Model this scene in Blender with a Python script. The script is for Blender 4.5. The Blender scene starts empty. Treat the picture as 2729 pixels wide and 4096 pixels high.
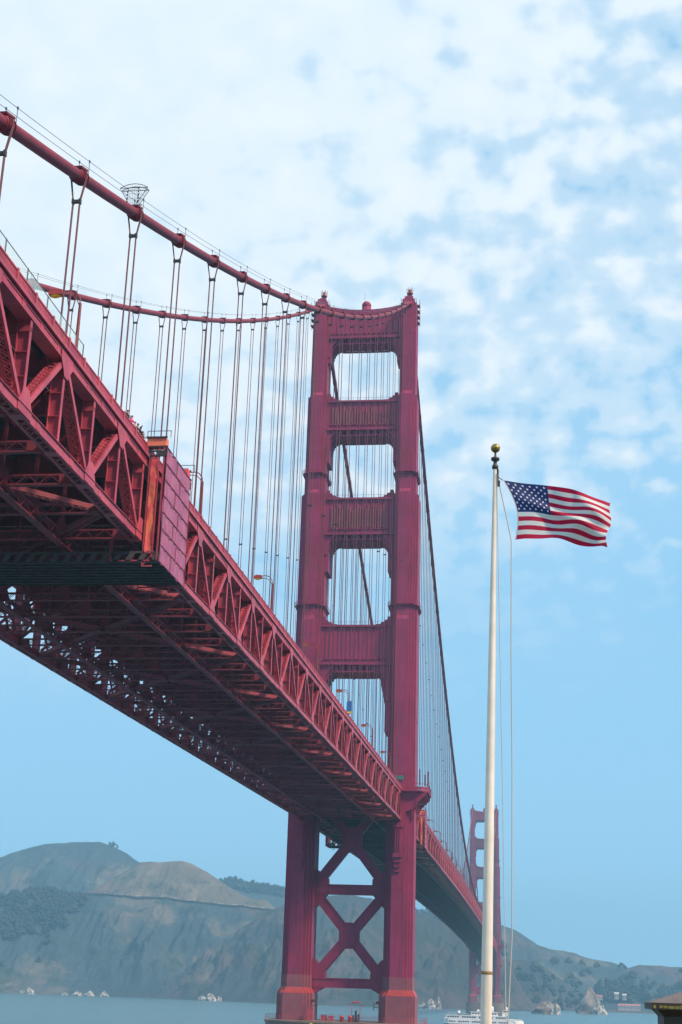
import bpy, bmesh, math, random
from mathutils import Vector, Matrix, noise
random.seed(7)
C = bpy.context.scene
COL = C.collection
R = math.radians

# ------------------------------------------------------------------ camera
cam_d = bpy.data.cameras.new('camera'); cam = bpy.data.objects.new('camera', cam_d); COL.objects.link(cam)
cam_d.sensor_fit = 'HORIZONTAL'; cam_d.sensor_width = 36.0; cam_d.lens = 36.0*5633.2/2729.0
cam_d.clip_start = 0.3; cam_d.clip_end = 30000
YAW, PITCH, ROLL = -0.13551, 0.32732, 0.03218
f = Vector((math.sin(YAW)*math.cos(PITCH), math.cos(YAW)*math.cos(PITCH), math.sin(PITCH)))
r = Vector((math.cos(YAW), -math.sin(YAW), 0)); u = r.cross(f)
r2 = r*math.cos(ROLL)+u*math.sin(ROLL); u2 = -r*math.sin(ROLL)+u*math.cos(ROLL)
mm = Matrix.Identity(4)
for i in range(3):
    mm[i][0] = r2[i]; mm[i][1] = u2[i]; mm[i][2] = -f[i]
mm.translation = Vector((48.24, -398.29, 20.63))
cam.matrix_world = mm
C.camera = cam

# ------------------------------------------------------------------ light, sky
SUN_EL, SUN_AZ = R(45), R(112)        # azimuth clockwise from +Y (north)
SKY = 0.12
w = bpy.data.worlds.new('World'); C.world = w; w.use_nodes = True
nt = w.node_tree; nt.nodes.clear()
def N(nt, t, **k):
    n = nt.nodes.new(t)
    for a, b in k.items():
        if a in n.inputs.keys(): n.inputs[a].default_value = b
        else: setattr(n, a, b)
    return n
def L(nt, a, b): nt.links.new(a, b)
out = N(nt, 'ShaderNodeOutputWorld'); bg = N(nt, 'ShaderNodeBackground')
sky = N(nt, 'ShaderNodeTexSky', sky_type='NISHITA', sun_disc=False, sun_elevation=SUN_EL, sun_rotation=SUN_AZ,
        air_density=1.0, dust_density=1.6, ozone_density=1.6)
bg.inputs['Strength'].default_value = 0.80
tc = N(nt, 'ShaderNodeTexCoord')
sep = N(nt, 'ShaderNodeSeparateXYZ'); L(nt, tc.outputs['Generated'], sep.inputs[0])
def M(nt, op, a, b=None, c=None, clamp=False):
    n = N(nt, 'ShaderNodeMath', operation=op, use_clamp=clamp)
    for i, v in enumerate((a, b, c)):
        if v is None: continue
        if isinstance(v, (int, float)): n.inputs[i].default_value = v
        else: L(nt, v, n.inputs[i])
    return n.outputs[0]
def RAMP(nt, fac, stops, interp='EASE'):
    n = N(nt, 'ShaderNodeValToRGB'); n.color_ramp.interpolation = interp
    e = n.color_ramp.elements
    while len(e) < len(stops): e.new(0.5)
    for i, (p, c) in enumerate(stops):
        e[i].position = p; e[i].color = (*c, 1) if len(c) == 3 else c
    L(nt, fac, n.inputs[0]); return n.outputs[0]
def MIX(nt, fac, a, b, mode='MIX'):
    n = N(nt, 'ShaderNodeMix', data_type='RGBA', blend_type=mode)
    for s, v in ((n.inputs['Factor'], fac), (n.inputs['A'], a), (n.inputs['B'], b)):
        if isinstance(v, (int, float)): s.default_value = v
        elif isinstance(v, tuple): s.default_value = (*v, 1) if len(v) == 3 else v
        else: L(nt, v, s)
    return n.outputs['Result']
# cloud layer: direction projected onto a high flat ceiling
zc = M(nt, 'MAXIMUM', sep.outputs['Z'], 0.02)
zc = M(nt, 'ADD', zc, 0.55)
cx = M(nt, 'DIVIDE', sep.outputs['X'], zc); cy = M(nt, 'DIVIDE', sep.outputs['Y'], zc)
cmb = N(nt, 'ShaderNodeCombineXYZ'); L(nt, cx, cmb.inputs[0]); L(nt, cy, cmb.inputs[1])
def NZ(nt, vec, scale, detail, rough=0.5, dist=0.0, lac=2.0):
    n = N(nt, 'ShaderNodeTexNoise', Scale=scale, Detail=detail, Roughness=rough, Distortion=dist, Lacunarity=lac)
    L(nt, vec, n.inputs['Vector']); return n.outputs['Fac']
puff = NZ(nt, cmb.outputs[0], 31.0, 4.0, 0.42, 0.1)
big = NZ(nt, cmb.outputs[0], 3.2, 3.0, 0.5, 0.1)
fine = NZ(nt, cmb.outputs[0], 55.0, 4.0, 0.5, 0.2)
dens = M(nt, 'ADD', M(nt, 'MULTIPLY', puff, 0.80), M(nt, 'MULTIPLY', fine, 0.30))
dens = M(nt, 'ADD', dens, M(nt, 'MULTIPLY', big, 0.42))
# more cover high up and towards the west, thinner towards the horizon and the east
cov = M(nt, 'MULTIPLY', M(nt, 'SUBTRACT', sep.outputs['Z'], 0.36), 0.9)
cov = M(nt, 'SUBTRACT', cov, M(nt, 'MULTIPLY', M(nt, 'ADD', sep.outputs['X'], 0.02), 0.72))
dens = M(nt, 'ADD', dens, cov)
mask = RAMP(nt, dens, [(0.60, (0, 0, 0)), (0.77, (.50, .50, .50)), (0.98, (1, 1, 1))])
SKYMUL = (SKY, SKY, SKY)
base = MIX(nt, 1.0, sky.outputs[0], SKYMUL, 'MULTIPLY')
hz = RAMP(nt, sep.outputs['Z'], [(0.0, (1, 1, 1)), (0.30, (.60, .60, .60)), (0.55, (.05, .05, .05))])
base = MIX(nt, 0.8, base, (0.17, 0.58, 0.98))
base = MIX(nt, hz, base, (0.42, 0.77, 1.06))
cloudc = MIX(nt, puff, (0.70, 0.90, 1.04), (1.0, 1.04, 1.08))
lowfade = RAMP(nt, sep.outputs['Z'], [(0.15, (0, 0, 0)), (0.25, (.3, .3, .3)), (0.35, (1, 1, 1))])
veil = M(nt, 'SUBTRACT', 0.30, M(nt, 'MULTIPLY', sep.outputs['X'], 0.85), clamp=True)
veil = M(nt, 'MULTIPLY', veil, RAMP(nt, big, [(0.25, (.45, .45, .45)), (0.75, (1, 1, 1))]))
mask = M(nt, 'SUBTRACT', 1.0, M(nt, 'MULTIPLY', M(nt, 'SUBTRACT', 1.0, mask), M(nt, 'SUBTRACT', 1.0, veil)))
skyc = MIX(nt, M(nt, 'MULTIPLY', mask, lowfade), base, cloudc)
L(nt, skyc, bg.inputs['Color']); L(nt, bg.outputs[0], out.inputs[0])

sd = bpy.data.lights.new('sun', 'SUN'); sd.energy = 5.0; sd.angle = R(8); sd.color = (1.0, 0.70, 0.47)
so = bpy.data.objects.new('sun', sd); COL.objects.link(so)
sdir = Vector((math.sin(SUN_AZ)*math.cos(SUN_EL), math.cos(SUN_AZ)*math.cos(SUN_EL), math.sin(SUN_EL)))
so.rotation_euler = sdir.to_track_quat('Z', 'Y').to_euler(); so.location = (200, -300, 400)

vs = C.view_settings; vs.view_transform = 'Standard'; vs.look = 'None'; vs.exposure = 0.32; vs.gamma = 1.0
C.render.engine = 'CYCLES'

# ------------------------------------------------------------------ materials
def mat(name, col, rough=0.6, metal=0.0, var=None, vscale=1.0, vdetail=4, bump=0.0, bscale=5.0, streak=None, spec=0.5, coords='Object', extra=None):
    m = bpy.data.materials.new(name); m.use_nodes = True; nt = m.node_tree
    b = nt.nodes['Principled BSDF']; b.inputs['Roughness'].default_value = rough; b.inputs['Metallic'].default_value = metal
    b.inputs['Specular IOR Level'].default_value = spec
    tc = N(nt, 'ShaderNodeTexCoord'); geo = N(nt, 'ShaderNodeNewGeometry')
    vec = geo.outputs['Position'] if coords == 'World' else tc.outputs['Object']
    c = None
    if var:
        n = NZ(nt, vec, vscale, vdetail, 0.6)
        c = MIX(nt, RAMP(nt, n, [(0.35, (0, 0, 0)), (0.65, (1, 1, 1))]), col, var)
    if streak:
        mp = N(nt, 'ShaderNodeMapping'); mp.inputs['Scale'].default_value = (1.3, 1.3, 0.06); L(nt, vec, mp.inputs[0])
        n = NZ(nt, mp.outputs[0], 1.4, 5.0, 0.65)
        c = MIX(nt, RAMP(nt, n, [(0.48, (0, 0, 0)), (0.74, (.85, .85, .85))]), c if c is not None else col, streak)
    if c is None: b.inputs['Base Color'].default_value = (*col, 1)
    else: L(nt, c, b.inputs['Base Color'])
    if bump:
        n = NZ(nt, vec, bscale, 4.0, 0.6)
        bn = N(nt, 'ShaderNodeBump', Strength=bump, Distance=0.05); L(nt, n, bn.inputs['Height']); L(nt, bn.outputs[0], b.inputs['Normal'])
    return m
STEEL = mat('bridge_steel', (0.46, 0.066, 0.105), 0.5, 0, (0.32, 0.04, 0.08), 0.35, 5, 0.15, 3.0, (0.22, 0.05, 0.05), coords='World')
CABLE = mat('cable_paint', (0.20, 0.022, 0.045), 0.6, 0, (0.16, 0.02, 0.04), 0.8, 5, 0.1, 3.0, (0.14, 0.03, 0.04), spec=0.25, coords='World')
STEELT = mat('tower_steel', (0.29, 0.030, 0.105), 0.6, 0, (0.225, 0.026, 0.085), 0.12, 6, 0.1, 2.0, (0.15, 0.022, 0.035), spec=0.2, coords='World')
PEDM = mat('pedestal_steel', (0.25, 0.07, 0.10), 0.6, 0, (0.21, 0.055, 0.085), 0.4, 5, coords='World')
REDM = mat('fresh_red_paint', (0.36, 0.035, 0.04), 0.5, 0, (0.30, 0.03, 0.04), 1.0)
STEELD = mat('shaded_floor_steel', (0.26, 0.032, 0.06), 0.7, 0, (0.17, 0.026, 0.05), 0.4, 4, coords='World')  # bridge steel darkened, under-deck shade put into the colour
DARKSTEEL = mat('shaded_deck_steel', (0.06, 0.045, 0.065), 0.8, 0, (0.04, 0.04, 0.055), 0.4, 4, coords='World')  # darkest steel tone, standing in for deep shade below the deck
ROPE = mat('wire_rope', (0.12, 0.025, 0.045), 0.6, 0, (0.08, 0.02, 0.035), 3.0)
THIN = mat('thin_wire', (0.10, 0.12, 0.16), 0.6)
DARK = mat('dark_metal', (0.03, 0.03, 0.035), 0.6)
PINKSHEET = mat('tarpaulin', (0.33, 0.095, 0.20), 0.65, 0, (0.27, 0.07, 0.17), 1.2, 5, 0.3, 1.6, (0.42, 0.17, 0.26), coords='World')
ORANGE = mat('orange_tarpaulin', (0.75, 0.20, 0.10), 0.6, 0, (0.60, 0.05, 0.10), 0.45, 2, 0.6, 1.5, coords='World')
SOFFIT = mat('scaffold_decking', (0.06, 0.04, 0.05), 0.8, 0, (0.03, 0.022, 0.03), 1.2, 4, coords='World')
YELLOW = mat('yellow_lens', (0.75, 0.62, 0.02), 0.4)
LAMPRED = mat('lamp_head_paint', (0.16, 0.012, 0.015), 0.5)
WHITEP = mat('white_paint', (0.72, 0.71, 0.68), 0.45, 0, (0.62, 0.61, 0.57), 1.1, 5, 0.05, 8.0, (0.42, 0.38, 0.28))
GOLD = mat('gold_leaf', (0.38, 0.29, 0.08), 0.35, 0.7, (0.24, 0.18, 0.06), 6.0)
ROPEW = mat('halyard_cord', (0.42, 0.43, 0.42), 0.8)
CONC = mat('concrete', (0.22, 0.17, 0.15), 0.85, 0, (0.16, 0.12, 0.11), 0.5, 6, 0.3, 2.0, (0.12, 0.09, 0.08), coords='World')
ASPH = mat('asphalt', (0.05, 0.05, 0.05), 0.9, 0, (0.065, 0.065, 0.065), 2.0)
SKIN = mat('skin', (0.45, 0.26, 0.19), 0.6)
HAIR = mat('dark_hair', (0.02, 0.015, 0.012), 0.7)
BOATW = mat('ship_white', (0.80, 0.82, 0.84), 0.4, 0, (0.72, 0.75, 0.78), 0.3)
BOATB = mat('ship_black', (0.02, 0.025, 0.03), 0.4)
WIN = mat('dark_window', (0.02, 0.03, 0.04), 0.15)
DECKG = mat('ship_deck', (0.35, 0.40, 0.42), 0.7)
GREENS = mat('green_sign', (0.05, 0.16, 0.13), 0.5)
PURP = mat('purple_cloth', (0.35, 0.10, 0.45), 0.7)
BLUE = mat('blue_sheet', (0.03, 0.16, 0.42), 0.6, 0, (0.02, 0.10, 0.30), 3.0)
def glassmat():
    m = bpy.data.materials.new('screen_glass'); m.use_nodes = True; b = m.node_tree.nodes['Principled BSDF']
    b.inputs['Base Color'].default_value = (0.55, 0.75, 0.80, 1); b.inputs['Roughness'].default_value = 0.08
    b.inputs['Alpha'].default_value = 0.28
    return m
GLASS = glassmat()

# ------------------------------------------------------------------ mesh builder
class MB:
    def __init__(s): s.v = []; s.f = []; s.m = []; s.sm = []
    def add(s, vs, fs, mi=0, smooth=False):
        o = len(s.v); s.v += [tuple(v) for v in vs]; s.f += [tuple(i+o for i in f) for f in fs]
        s.m += [mi]*len(fs); s.sm += [smooth]*len(fs); return s
    def box(s, x0, x1, y0, y1, z0, z1, mi=0):
        vs = [(x, y, z) for z in (z0, z1) for y in (y0, y1) for x in (x0, x1)]
        return s.add(vs, [(0, 2, 3, 1), (4, 5, 7, 6), (0, 1, 5, 4), (2, 6, 7, 3), (0, 4, 6, 2), (1, 3, 7, 5)], mi)
    def bar(s, a, b, w, h, up=(0, 0, 1), mi=0):
        a = Vector(a); b = Vector(b); d = (b-a).normalized(); up = Vector(up)
        x = d.cross(up)
        if x.length < 1e-5: x = d.cross(Vector((0, 1, 0)))
        x.normalize(); z = x.cross(d)
        vs = []
        for p in (a, b):
            for sx, sz in ((-1, -1), (1, -1), (1, 1), (-1, 1)): vs.append(p+x*sx*w/2+z*sz*h/2)
        return s.add(vs, [(0, 3, 2, 1), (4, 5, 6, 7), (0, 1, 5, 4), (1, 2, 6, 5), (2, 3, 7, 6), (3, 0, 4, 7)], mi)
    def tube(s, pts, rad, n=8, mi=0, cap=True):
        pts = [Vector(p) for p in pts]; rs = rad if isinstance(rad, (list, tuple)) else [rad]*len(pts)
        vs = []; x = None
        for i, p in enumerate(pts):
            d = (pts[min(i+1, len(pts)-1)]-pts[max(i-1, 0)]).normalized()
            if x is None: x = d.orthogonal().normalized()
            x = (x-d*x.dot(d)).normalized(); y = d.cross(x)
            for k in range(n):
                a = 2*math.pi*k/n; vs.append(p+(x*math.cos(a)+y*math.sin(a))*rs[i])
        fs = [(i*n+k, i*n+(k+1) % n, (i+1)*n+(k+1) % n, (i+1)*n+k) for i in range(len(pts)-1) for k in range(n)]
        s.add(vs, fs, mi, True)
        if cap:
            o = len(vs); s.add(vs[:n], [tuple(range(n))[::-1]], mi); s.add(vs[-n:], [tuple(range(n))], mi)
        return s
    def prism(s, poly, lo, hi, axis='y', mi=0):
        n = len(poly)
        def P(p, t): return {'y': (p[0], t, p[1]), 'z': (p[0], p[1], t), 'x': (t, p[0], p[1])}[axis]
        vs = [P(p, lo) for p in poly]+[P(p, hi) for p in poly]
        fs = [tuple(range(n))[::-1], tuple(range(n, 2*n))]+[(i, (i+1) % n, n+(i+1) % n, n+i) for i in range(n)]
        return s.add(vs, fs, mi)
    def lathe(s, prof, n=16, c=(0, 0), mi=0):
        vs = [(c[0]+r_*math.cos(2*math.pi*k/n), c[1]+r_*math.sin(2*math.pi*k/n), z) for r_, z in prof for k in range(n)]
        fs = [(i*n+k, i*n+(k+1) % n, (i+1)*n+(k+1) % n, (i+1)*n+k) for i in range(len(prof)-1) for k in range(n)]
        s.add(vs, fs, mi, True); return s
    def sphere(s, c, rad, n=16, m=10, mi=0, sc=(1, 1, 1)):
        vs = []; 
        for i in range(m+1):
            a = math.pi*i/m
            for k in range(n):
                b = 2*math.pi*k/n
                vs.append((c[0]+rad*sc[0]*math.sin(a)*math.cos(b), c[1]+rad*sc[1]*math.sin(a)*math.sin(b), c[2]+rad*sc[2]*math.cos(a)))
        fs = [(i*n+k, (i+1)*n+k, (i+1)*n+(k+1) % n, i*n+(k+1) % n) for i in range(m) for k in range(n)]
        return s.add(vs, fs, mi, True)
    def mesh(s, name, mats):
        me = bpy.data.meshes.new(name); me.from_pydata(s.v, [], s.f)
        for m in (mats if isinstance(mats, (list, tuple)) else [mats]): me.materials.append(m)
        me.polygons.foreach_set('material_index', s.m); me.polygons.foreach_set('use_smooth', s.sm)
        me.update(); return me
    def build(s, name, mats, parent=None, loc=None, fix=True):
        me = s.mesh(name, mats)
        if fix:
            bm = bmesh.new(); bm.from_mesh(me); bmesh.ops.recalc_face_normals(bm, faces=bm.faces); bm.to_mesh(me); bm.free()
        o = bpy.data.objects.new(name, me); COL.objects.link(o)
        if parent: o.parent = parent
        if loc: o.location = loc
        return o
def tag(o, label, cat, group=None, kind=None):
    if label: o['label'] = label
    if cat: o['category'] = cat
    if group: o['group'] = group
    if kind: o['kind'] = kind
    return o
def thing(name, label, cat, loc=(0, 0, 0), group=None):
    o = bpy.data.objects.new(name, None); COL.objects.link(o); o.location = loc; o.empty_display_size = 1
    return tag(o, label, cat, group)
def inst(name, me, parent, loc=(0, 0, 0), rot=(0, 0, 0), sc=(1, 1, 1)):
    o = bpy.data.objects.new(name, me); COL.objects.link(o); o.parent = parent
    o.location = loc; o.rotation_euler = rot; o.scale = sc; return o
def copy_tree(o, parent=None):
    c = o.copy(); COL.objects.link(c); c.parent = parent
    for ch in list(o.children): copy_tree(ch, c)
    return c
def struct(o): o['kind'] = 'structure'; return o

# ------------------------------------------------------------------ profile of the bridge (x=0 centre line, y north, main tower y=0)
XT = 13.7; P = 7.62; SP = 343.0; MS = 1280.0
def zt(y):                       # top of the top chord
    if y > MS: y = MS-y
    if y <= 0: return 73.28+0.02558*y
    return 73.28+5.6*(1-((y-640)/640)**2)
def zcab(y):
    if y > MS: y = MS-y
    if y <= 0: return 226.6+0.58727*y+0.00036*y*y
    return 82.6+144.0*((y-640)/640)**2
ONES = ['', 'first', 'second', 'third', 'fourth', 'fifth', 'sixth', 'seventh', 'eighth', 'ninth', 'tenth', 'eleventh', 'twelfth', 'thirteenth', 'fourteenth', 'fifteenth', 'sixteenth', 'seventeenth', 'eighteenth', 'nineteenth']
TENS = {20: ('twentieth', 'twenty'), 30: ('thirtieth', 'thirty'), 40: ('fortieth', 'forty'), 50: ('fiftieth', 'fifty'), 60: ('sixtieth', 'sixty'), 70: ('seventieth', 'seventy'), 80: ('eightieth', 'eighty')}
def ordn(n):
    if n < 20: return ONES[n]
    t = n//10*10
    return TENS[t][0] if n == t else TENS[t][1]+'-'+ONES[n-t]

# ------------------------------------------------------------------ ground and water
g = MB(); nx, ny = 40, 30
vs = []
for j in range(ny+1):
    for i in range(nx+1):
        x = -150+330*i/nx; y = -700+365*j/ny
        e = max(0.0, min(1.0, (y+352)/16.0)); z = 18.9-20.5*e+0.25*noise.noise(Vector((x*.1, y*.1, 0)))
        vs.append((x, y, z))
g.add(vs, [(j*(nx+1)+i, j*(nx+1)+i+1, (j+1)*(nx+1)+i+1, (j+1)*(nx+1)+i) for j in range(ny) for i in range(nx)], 0, True)
GR = mat('bluff_grass', (0.06, 0.08, 0.03), 0.9, 0, (0.14, 0.12, 0.07), 0.3, 6, 0.5, 4.0, coords='World')
struct(g.build('ground', GR))
def water_mat():
    m = bpy.data.materials.new('sea_water'); m.use_nodes = True; nt = m.node_tree; b = nt.nodes['Principled BSDF']
    b.inputs['Roughness'].default_value = 0.22; b.inputs['IOR'].default_value = 1.33
    geo = N(nt, 'ShaderNodeNewGeometry'); mp = N(nt, 'ShaderNodeMapping'); mp.inputs['Scale'].default_value = (0.02, 0.11, 0.1); L(nt, geo.outputs['Position'], mp.inputs[0])
    n = NZ(nt, mp.outputs[0], 1.0, 8.0, 0.65); L(nt, MIX(nt, n, (0.035, 0.10, 0.14), (0.06, 0.16, 0.21)), b.inputs['Base Color'])
    mp2 = N(nt, 'ShaderNodeMapping'); mp2.inputs['Scale'].default_value = (0.25, 0.45, 0.4); L(nt, geo.outputs['Position'], mp2.inputs[0])
    n2 = NZ(nt, mp2.outputs[0], 1.0, 6.0, 0.6)
    bn = N(nt, 'ShaderNodeBump', Strength=0.9, Distance=1.2); L(nt, n2, bn.inputs['Height']); L(nt, bn.outputs[0], b.inputs['Normal'])
    return m
wm = MB(); wm.add([(-9000, -3000, 0), (9000, -3000, 0), (9000, 9000, 0), (-9000, 9000, 0)], [(0, 1, 2, 3)])
struct(wm.build('water', water_mat(), fix=False))

# ------------------------------------------------------------------ hills
def hill_mat(name, a, b2, dark, pinkish=(0.26, 0.13, 0.12), road=None):
    m = bpy.data.materials.new(name); m.use_nodes = True; nt = m.node_tree; b = nt.nodes['Principled BSDF']; b.inputs['Roughness'].default_value = 0.95
    b.inputs['Specular IOR Level'].default_value = 0.1
    geo = N(nt, 'ShaderNodeNewGeometry'); v = geo.outputs['Position']
    n1 = NZ(nt, v, 0.007, 8, 0.62, 0.6); n2 = NZ(nt, v, 0.02, 8, 0.7); n3 = NZ(nt, v, 0.004, 4, 0.5, 1.0)
    c = MIX(nt, RAMP(nt, n1, [(0.50, (0, 0, 0)), (0.64, (.9, .9, .9))]), a, b2)
    c = MIX(nt, RAMP(nt, n3, [(0.56, (0, 0, 0)), (0.70, (.35, .35, .35))]), c, pinkish)
    c = MIX(nt, RAMP(nt, n2, [(0.53, (0, 0, 0)), (0.62, (.85, .85, .85))]), c, dark)
    L(nt, c, b.inputs['Base Color'])
    bn = N(nt, 'ShaderNodeBump', Strength=1.0, Distance=9.0); L(nt, n2, bn.inputs['Height']); L(nt, bn.outputs[0], b.inputs['Normal'])
    return m
HM1 = hill_mat('dry_grass_hill', (0.042, 0.068, 0.082), (0.135, 0.125, 0.11), (0.03, 0.05, 0.04), (0.20, 0.09, 0.09))  # bluish base colour carries part of the distance haze
HM2 = hill_mat('rocky_slope', (0.042, 0.056, 0.066), (0.085, 0.078, 0.078), (0.03, 0.045, 0.035), (0.18, 0.075, 0.08))  # slope base tinted blue too, to add to the haze
HM3 = hill_mat('tan_grass_hill', (0.115, 0.105, 0.085), (0.17, 0.15, 0.125), (0.035, 0.06, 0.05))
RID = {
'H1': (2700, [(-1395, 180), (-1284, 226), (-1116, 279), (-1060, 297), (-1015, 310), (-964, 313), (-913, 316), (-890, 316), (-860, 308), (-831, 294), (-798, 274), (-760, 258), (-714, 232), (-657, 218), (-600, 198), (-544, 168)]),
'H2': (2350, [(-847, 152), (-810, 179), (-767, 205), (-719, 233), (-700, 245), (-680, 246), (-655, 246), (-618, 249), (-598, 245), (-565, 229), (-529, 208), (-498, 190), (-479, 183), (-449, 180), (-439, 173), (-424, 162), (-390, 140)]),
'H3': (2150, [(-1139, 152), (-902, 168), (-762, 172), (-669, 170), (-576, 165), (-485, 158), (-406, 153), (-349, 144), (-282, 129)]),
'H4': (2060, [(-630, 2), (-579, 30), (-547, 50), (-483, 87), (-442, 113), (-399, 138), (-365, 156), (-314, 171), (-251, 176), (-187, 164), (-143, 153), (-123, 147), (-88, 130), (-59, 113), (-47, 98), (-18, 84), (14, 72), (32, 43), (45, 21), (63, 5)]),
'H5': (3000, [(-784, 201), (-689, 243), (-653, 251), (-629, 245), (-604, 242), (-526, 233), (-364, 211), (-214, 191), (-173, 189), (-153, 183), (-130, 176), (-101, 155), (-44, 124)]),
'H6': (2600, [(-109, 183), (-58, 175), (-23, 163), (-5, 156), (18, 150), (43, 136), (68, 120), (92, 112), (117, 110), (142, 106), (162, 98), (191, 93), (216, 89), (240, 81), (245, 80), (269, 87), (313, 86), (352, 83), (434, 77), (529, 61), (700, 40)]),
'H7': (2250, [(-60, 60), (-19, 76), (12, 83), (43, 82), (65, 78), (87, 64), (113, 46), (142, 24), (181, 4)]),
}
SH = [(-1400, 1700), (-886, 1780), (-778, 1864), (-633, 1900), (-481, 1803), (-307, 1669), (-169, 1690), (-29, 1720), (57, 1735), (103, 2047), (169, 2175), (292, 2120), (500, 2000), (900, 1900)]
def lerp(tab, x):
    if x <= tab[0][0]: return tab[0][1]
    for (a, va), (b, vb) in zip(tab, tab[1:]):
        if x <= b: return va+(vb-va)*(x-a)/(b-a)
    return tab[-1][1]
HF = {}
def hill(key, basef, m, amp=14, exp=1.15, nu=220, nv=50, gs=0.012, spread=0.15):
    Y, pts = RID[key]; x0, x1 = pts[0][0], pts[-1][0]
    xc = (x0+x1)/2
    def S(s, t):                                   # s 0..1 along ridge, t -1..1 (0 ridge, 1 front foot, -1 back foot)
        x = x0+(x1-x0)*s; z = lerp(pts, x)
        if t >= 0:
            yb, zb = basef(x); y = Y+(yb-Y)*t; zz = zb+(z-zb)*(1-t)**exp
            nn = noise.multi_fractal(Vector((x*gs*1.6, y*gs*0.5, 3.1)), 0.7, 2.1, 6)-1.0
            zz += nn*amp*math.sin(math.pi*min(1, t*1.0+0.02))*min(1, max(z-zb, 0)/60)
            zz = max(zz, zb) if t > .97 else zz
            xx = x+(x-xc)*spread*t
        else:
            y = Y-t*500; zz = z+(-5-z)*(-t)**1.3; xx = x
            zz += 6*noise.noise(Vector((x*gs*2, y*gs*2, 1)))*math.sin(-t*math.pi)
        zz += 1.2*noise.noise(Vector((x*.05, Y*.05, 0)))*(1-abs(t))
        return Vector((xx, y, zz))
    HF[key] = S
    b = MB(); vs = []
    ts = [-1+i/10 for i in range(10)]+[i/nv for i in range(nv+1)]
    for t in ts:
        for i in range(nu+1): vs.append(S(i/nu, t))
    nr = len(ts)
    b.add(vs, [(j*(nu+1)+i, (j+1)*(nu+1)+i, (j+1)*(nu+1)+i+1, j*(nu+1)+i+1) for j in range(nr-1) for i in range(nu)], 0, True)
    # side skirts so the slope closes at both ends
    for i in (0, nu):
        base = [(vs[j*(nu+1)+i][0], vs[j*(nu+1)+i][1], -6) for j in range(nr)]; top = [vs[j*(nu+1)+i] for j in range(nr)]
        b.add(list(top)+base, [(j, j+1, nr+j+1, nr+j) for j in range(nr-1)])
    return struct(b.build('hill', m))
shore = lambda x: (lerp(SH, x), -3)
hill('H1', lambda x: (2300, 60), HM1, 26)
hill('H2', lambda x: (2160, 120), HM3, 12, 0.9)
hill('H3', shore, HM1, 26, 1.0, 300, 80)
hill('H4', lambda x: (lerp(SH, x)-8, -3), HM2, 22, 1.0, 260, 60, 0.02, 0.0)
hill('H5', lambda x: (2400, 20), HM1, 16)
hill('H6', lambda x: (2160, 0), HM1, 18)
hill('H7', lambda x: (2070 if x < 100 else lerp(SH, x), -3), HM2, 10)
# coast road cut across the slope
rd = MB(); S3 = HF['H3']; pts = []
for i in range(90):
    s_ = 0.44+0.46*i/89; p = S3(s_, 0.0); pts.append((p.x, p.y-4, p.z+0.6))
for a, b_ in zip(pts, pts[1:]): rd.bar(a, b_, 7, 0.5)
struct(rd.build('road', ASPH))
gp = MB()
for i, (a, b_) in enumerate(zip(pts, pts[1:])):
    if random.random() < 0.7: continue
    gp.bar((a[0], a[1]-4, a[2]+1.2), (b_[0], b_[1]-4, b_[2]+1.2), 0.25, .7)
tag(gp.build('guard_rail', WHITEP), 'broken white guard rail line along the far hillside road', 'guard rail')
carm = {}
def car(x, y, z, colr, lab):
    t = thing('parked_car', lab, 'car', (x, y, z), 'vehicles on the hillside road')
    m = mat('car_paint', colr, 0.3)
    prof = [(-2.3, .4), (2.3, .4), (2.35, .9), (1.5, 1.05), (.8, 1.6), (-1.3, 1.6), (-2.1, 1.0), (-2.3, .9)]
    MB().prism(prof, -.9, .9, 'y').build('body', m, t)
    for sx in (-1.45, 1.4):
        wb = MB(); wb.tube([(sx, -.95, .36), (sx, .95, .36)], .36, 12); wb.build('wheel', DARK, t)
    MB().prism([(.75, 1.1), (.6, 1.5), (-1.1, 1.5), (-1.5, 1.1)], -.93, .93, 'y').build('window', WIN, t)
for i, (s_, c_, lab) in enumerate([(0.575, (.8, .8, .8), 'white van parked at the left end of the far hillside road'), (0.70, (.7, .72, .75), 'silver car halfway along the far hillside road'),
    (0.76, (.8, .8, .8), 'white car on the hillside road right of the silver one'), (0.845, (.8, .8, .78), 'white vehicle near the right end of the hillside road'), (0.865, (.6, .6, .62), 'grey car at the far right end of the hillside road')]):
    p = S3(s_, 0.0); car(p.x, p.y-5.5, p.z+0.9, c_, lab)

# woods: clumps of small crowns (far-off masses)
LEAF = mat('far_foliage', (0.010, 0.024, 0.020), 0.95, 0, (0.018, 0.036, 0.028), 0.2, 4, coords='World')
def crown(b, p, h, w_, n=16):
    for k in range(n):
        a = random.random()*6.28; q = random.random(); rr = w_*(1-q*.75)*math.sqrt(random.random())
        c = (p[0]+rr*math.cos(a), p[1]+rr*math.sin(a), p[2]+h*(.18+.8*q))
        s_ = w_*(.30+.25*random.random())*(1-.4*q)
        vs = []
        for i in range(6):
            d = [(1, 0, 0), (-1, 0, 0), (0, 1, 0), (0, -1, 0), (0, 0, 1.2), (0, 0, -1)][i]
            vs.append(tuple(c[j]+d[j]*s_*(.7+.6*random.random()) for j in range(3)))
        b.add(vs, [(0, 2, 4), (2, 1, 4), (1, 3, 4), (3, 0, 4), (2, 0, 5), (1, 2, 5), (3, 1, 5), (0, 3, 5)])
    b.bar((p[0], p[1], p[2]-2), (p[0], p[1], p[2]+h*.6), w_*.12, w_*.12)
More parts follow.
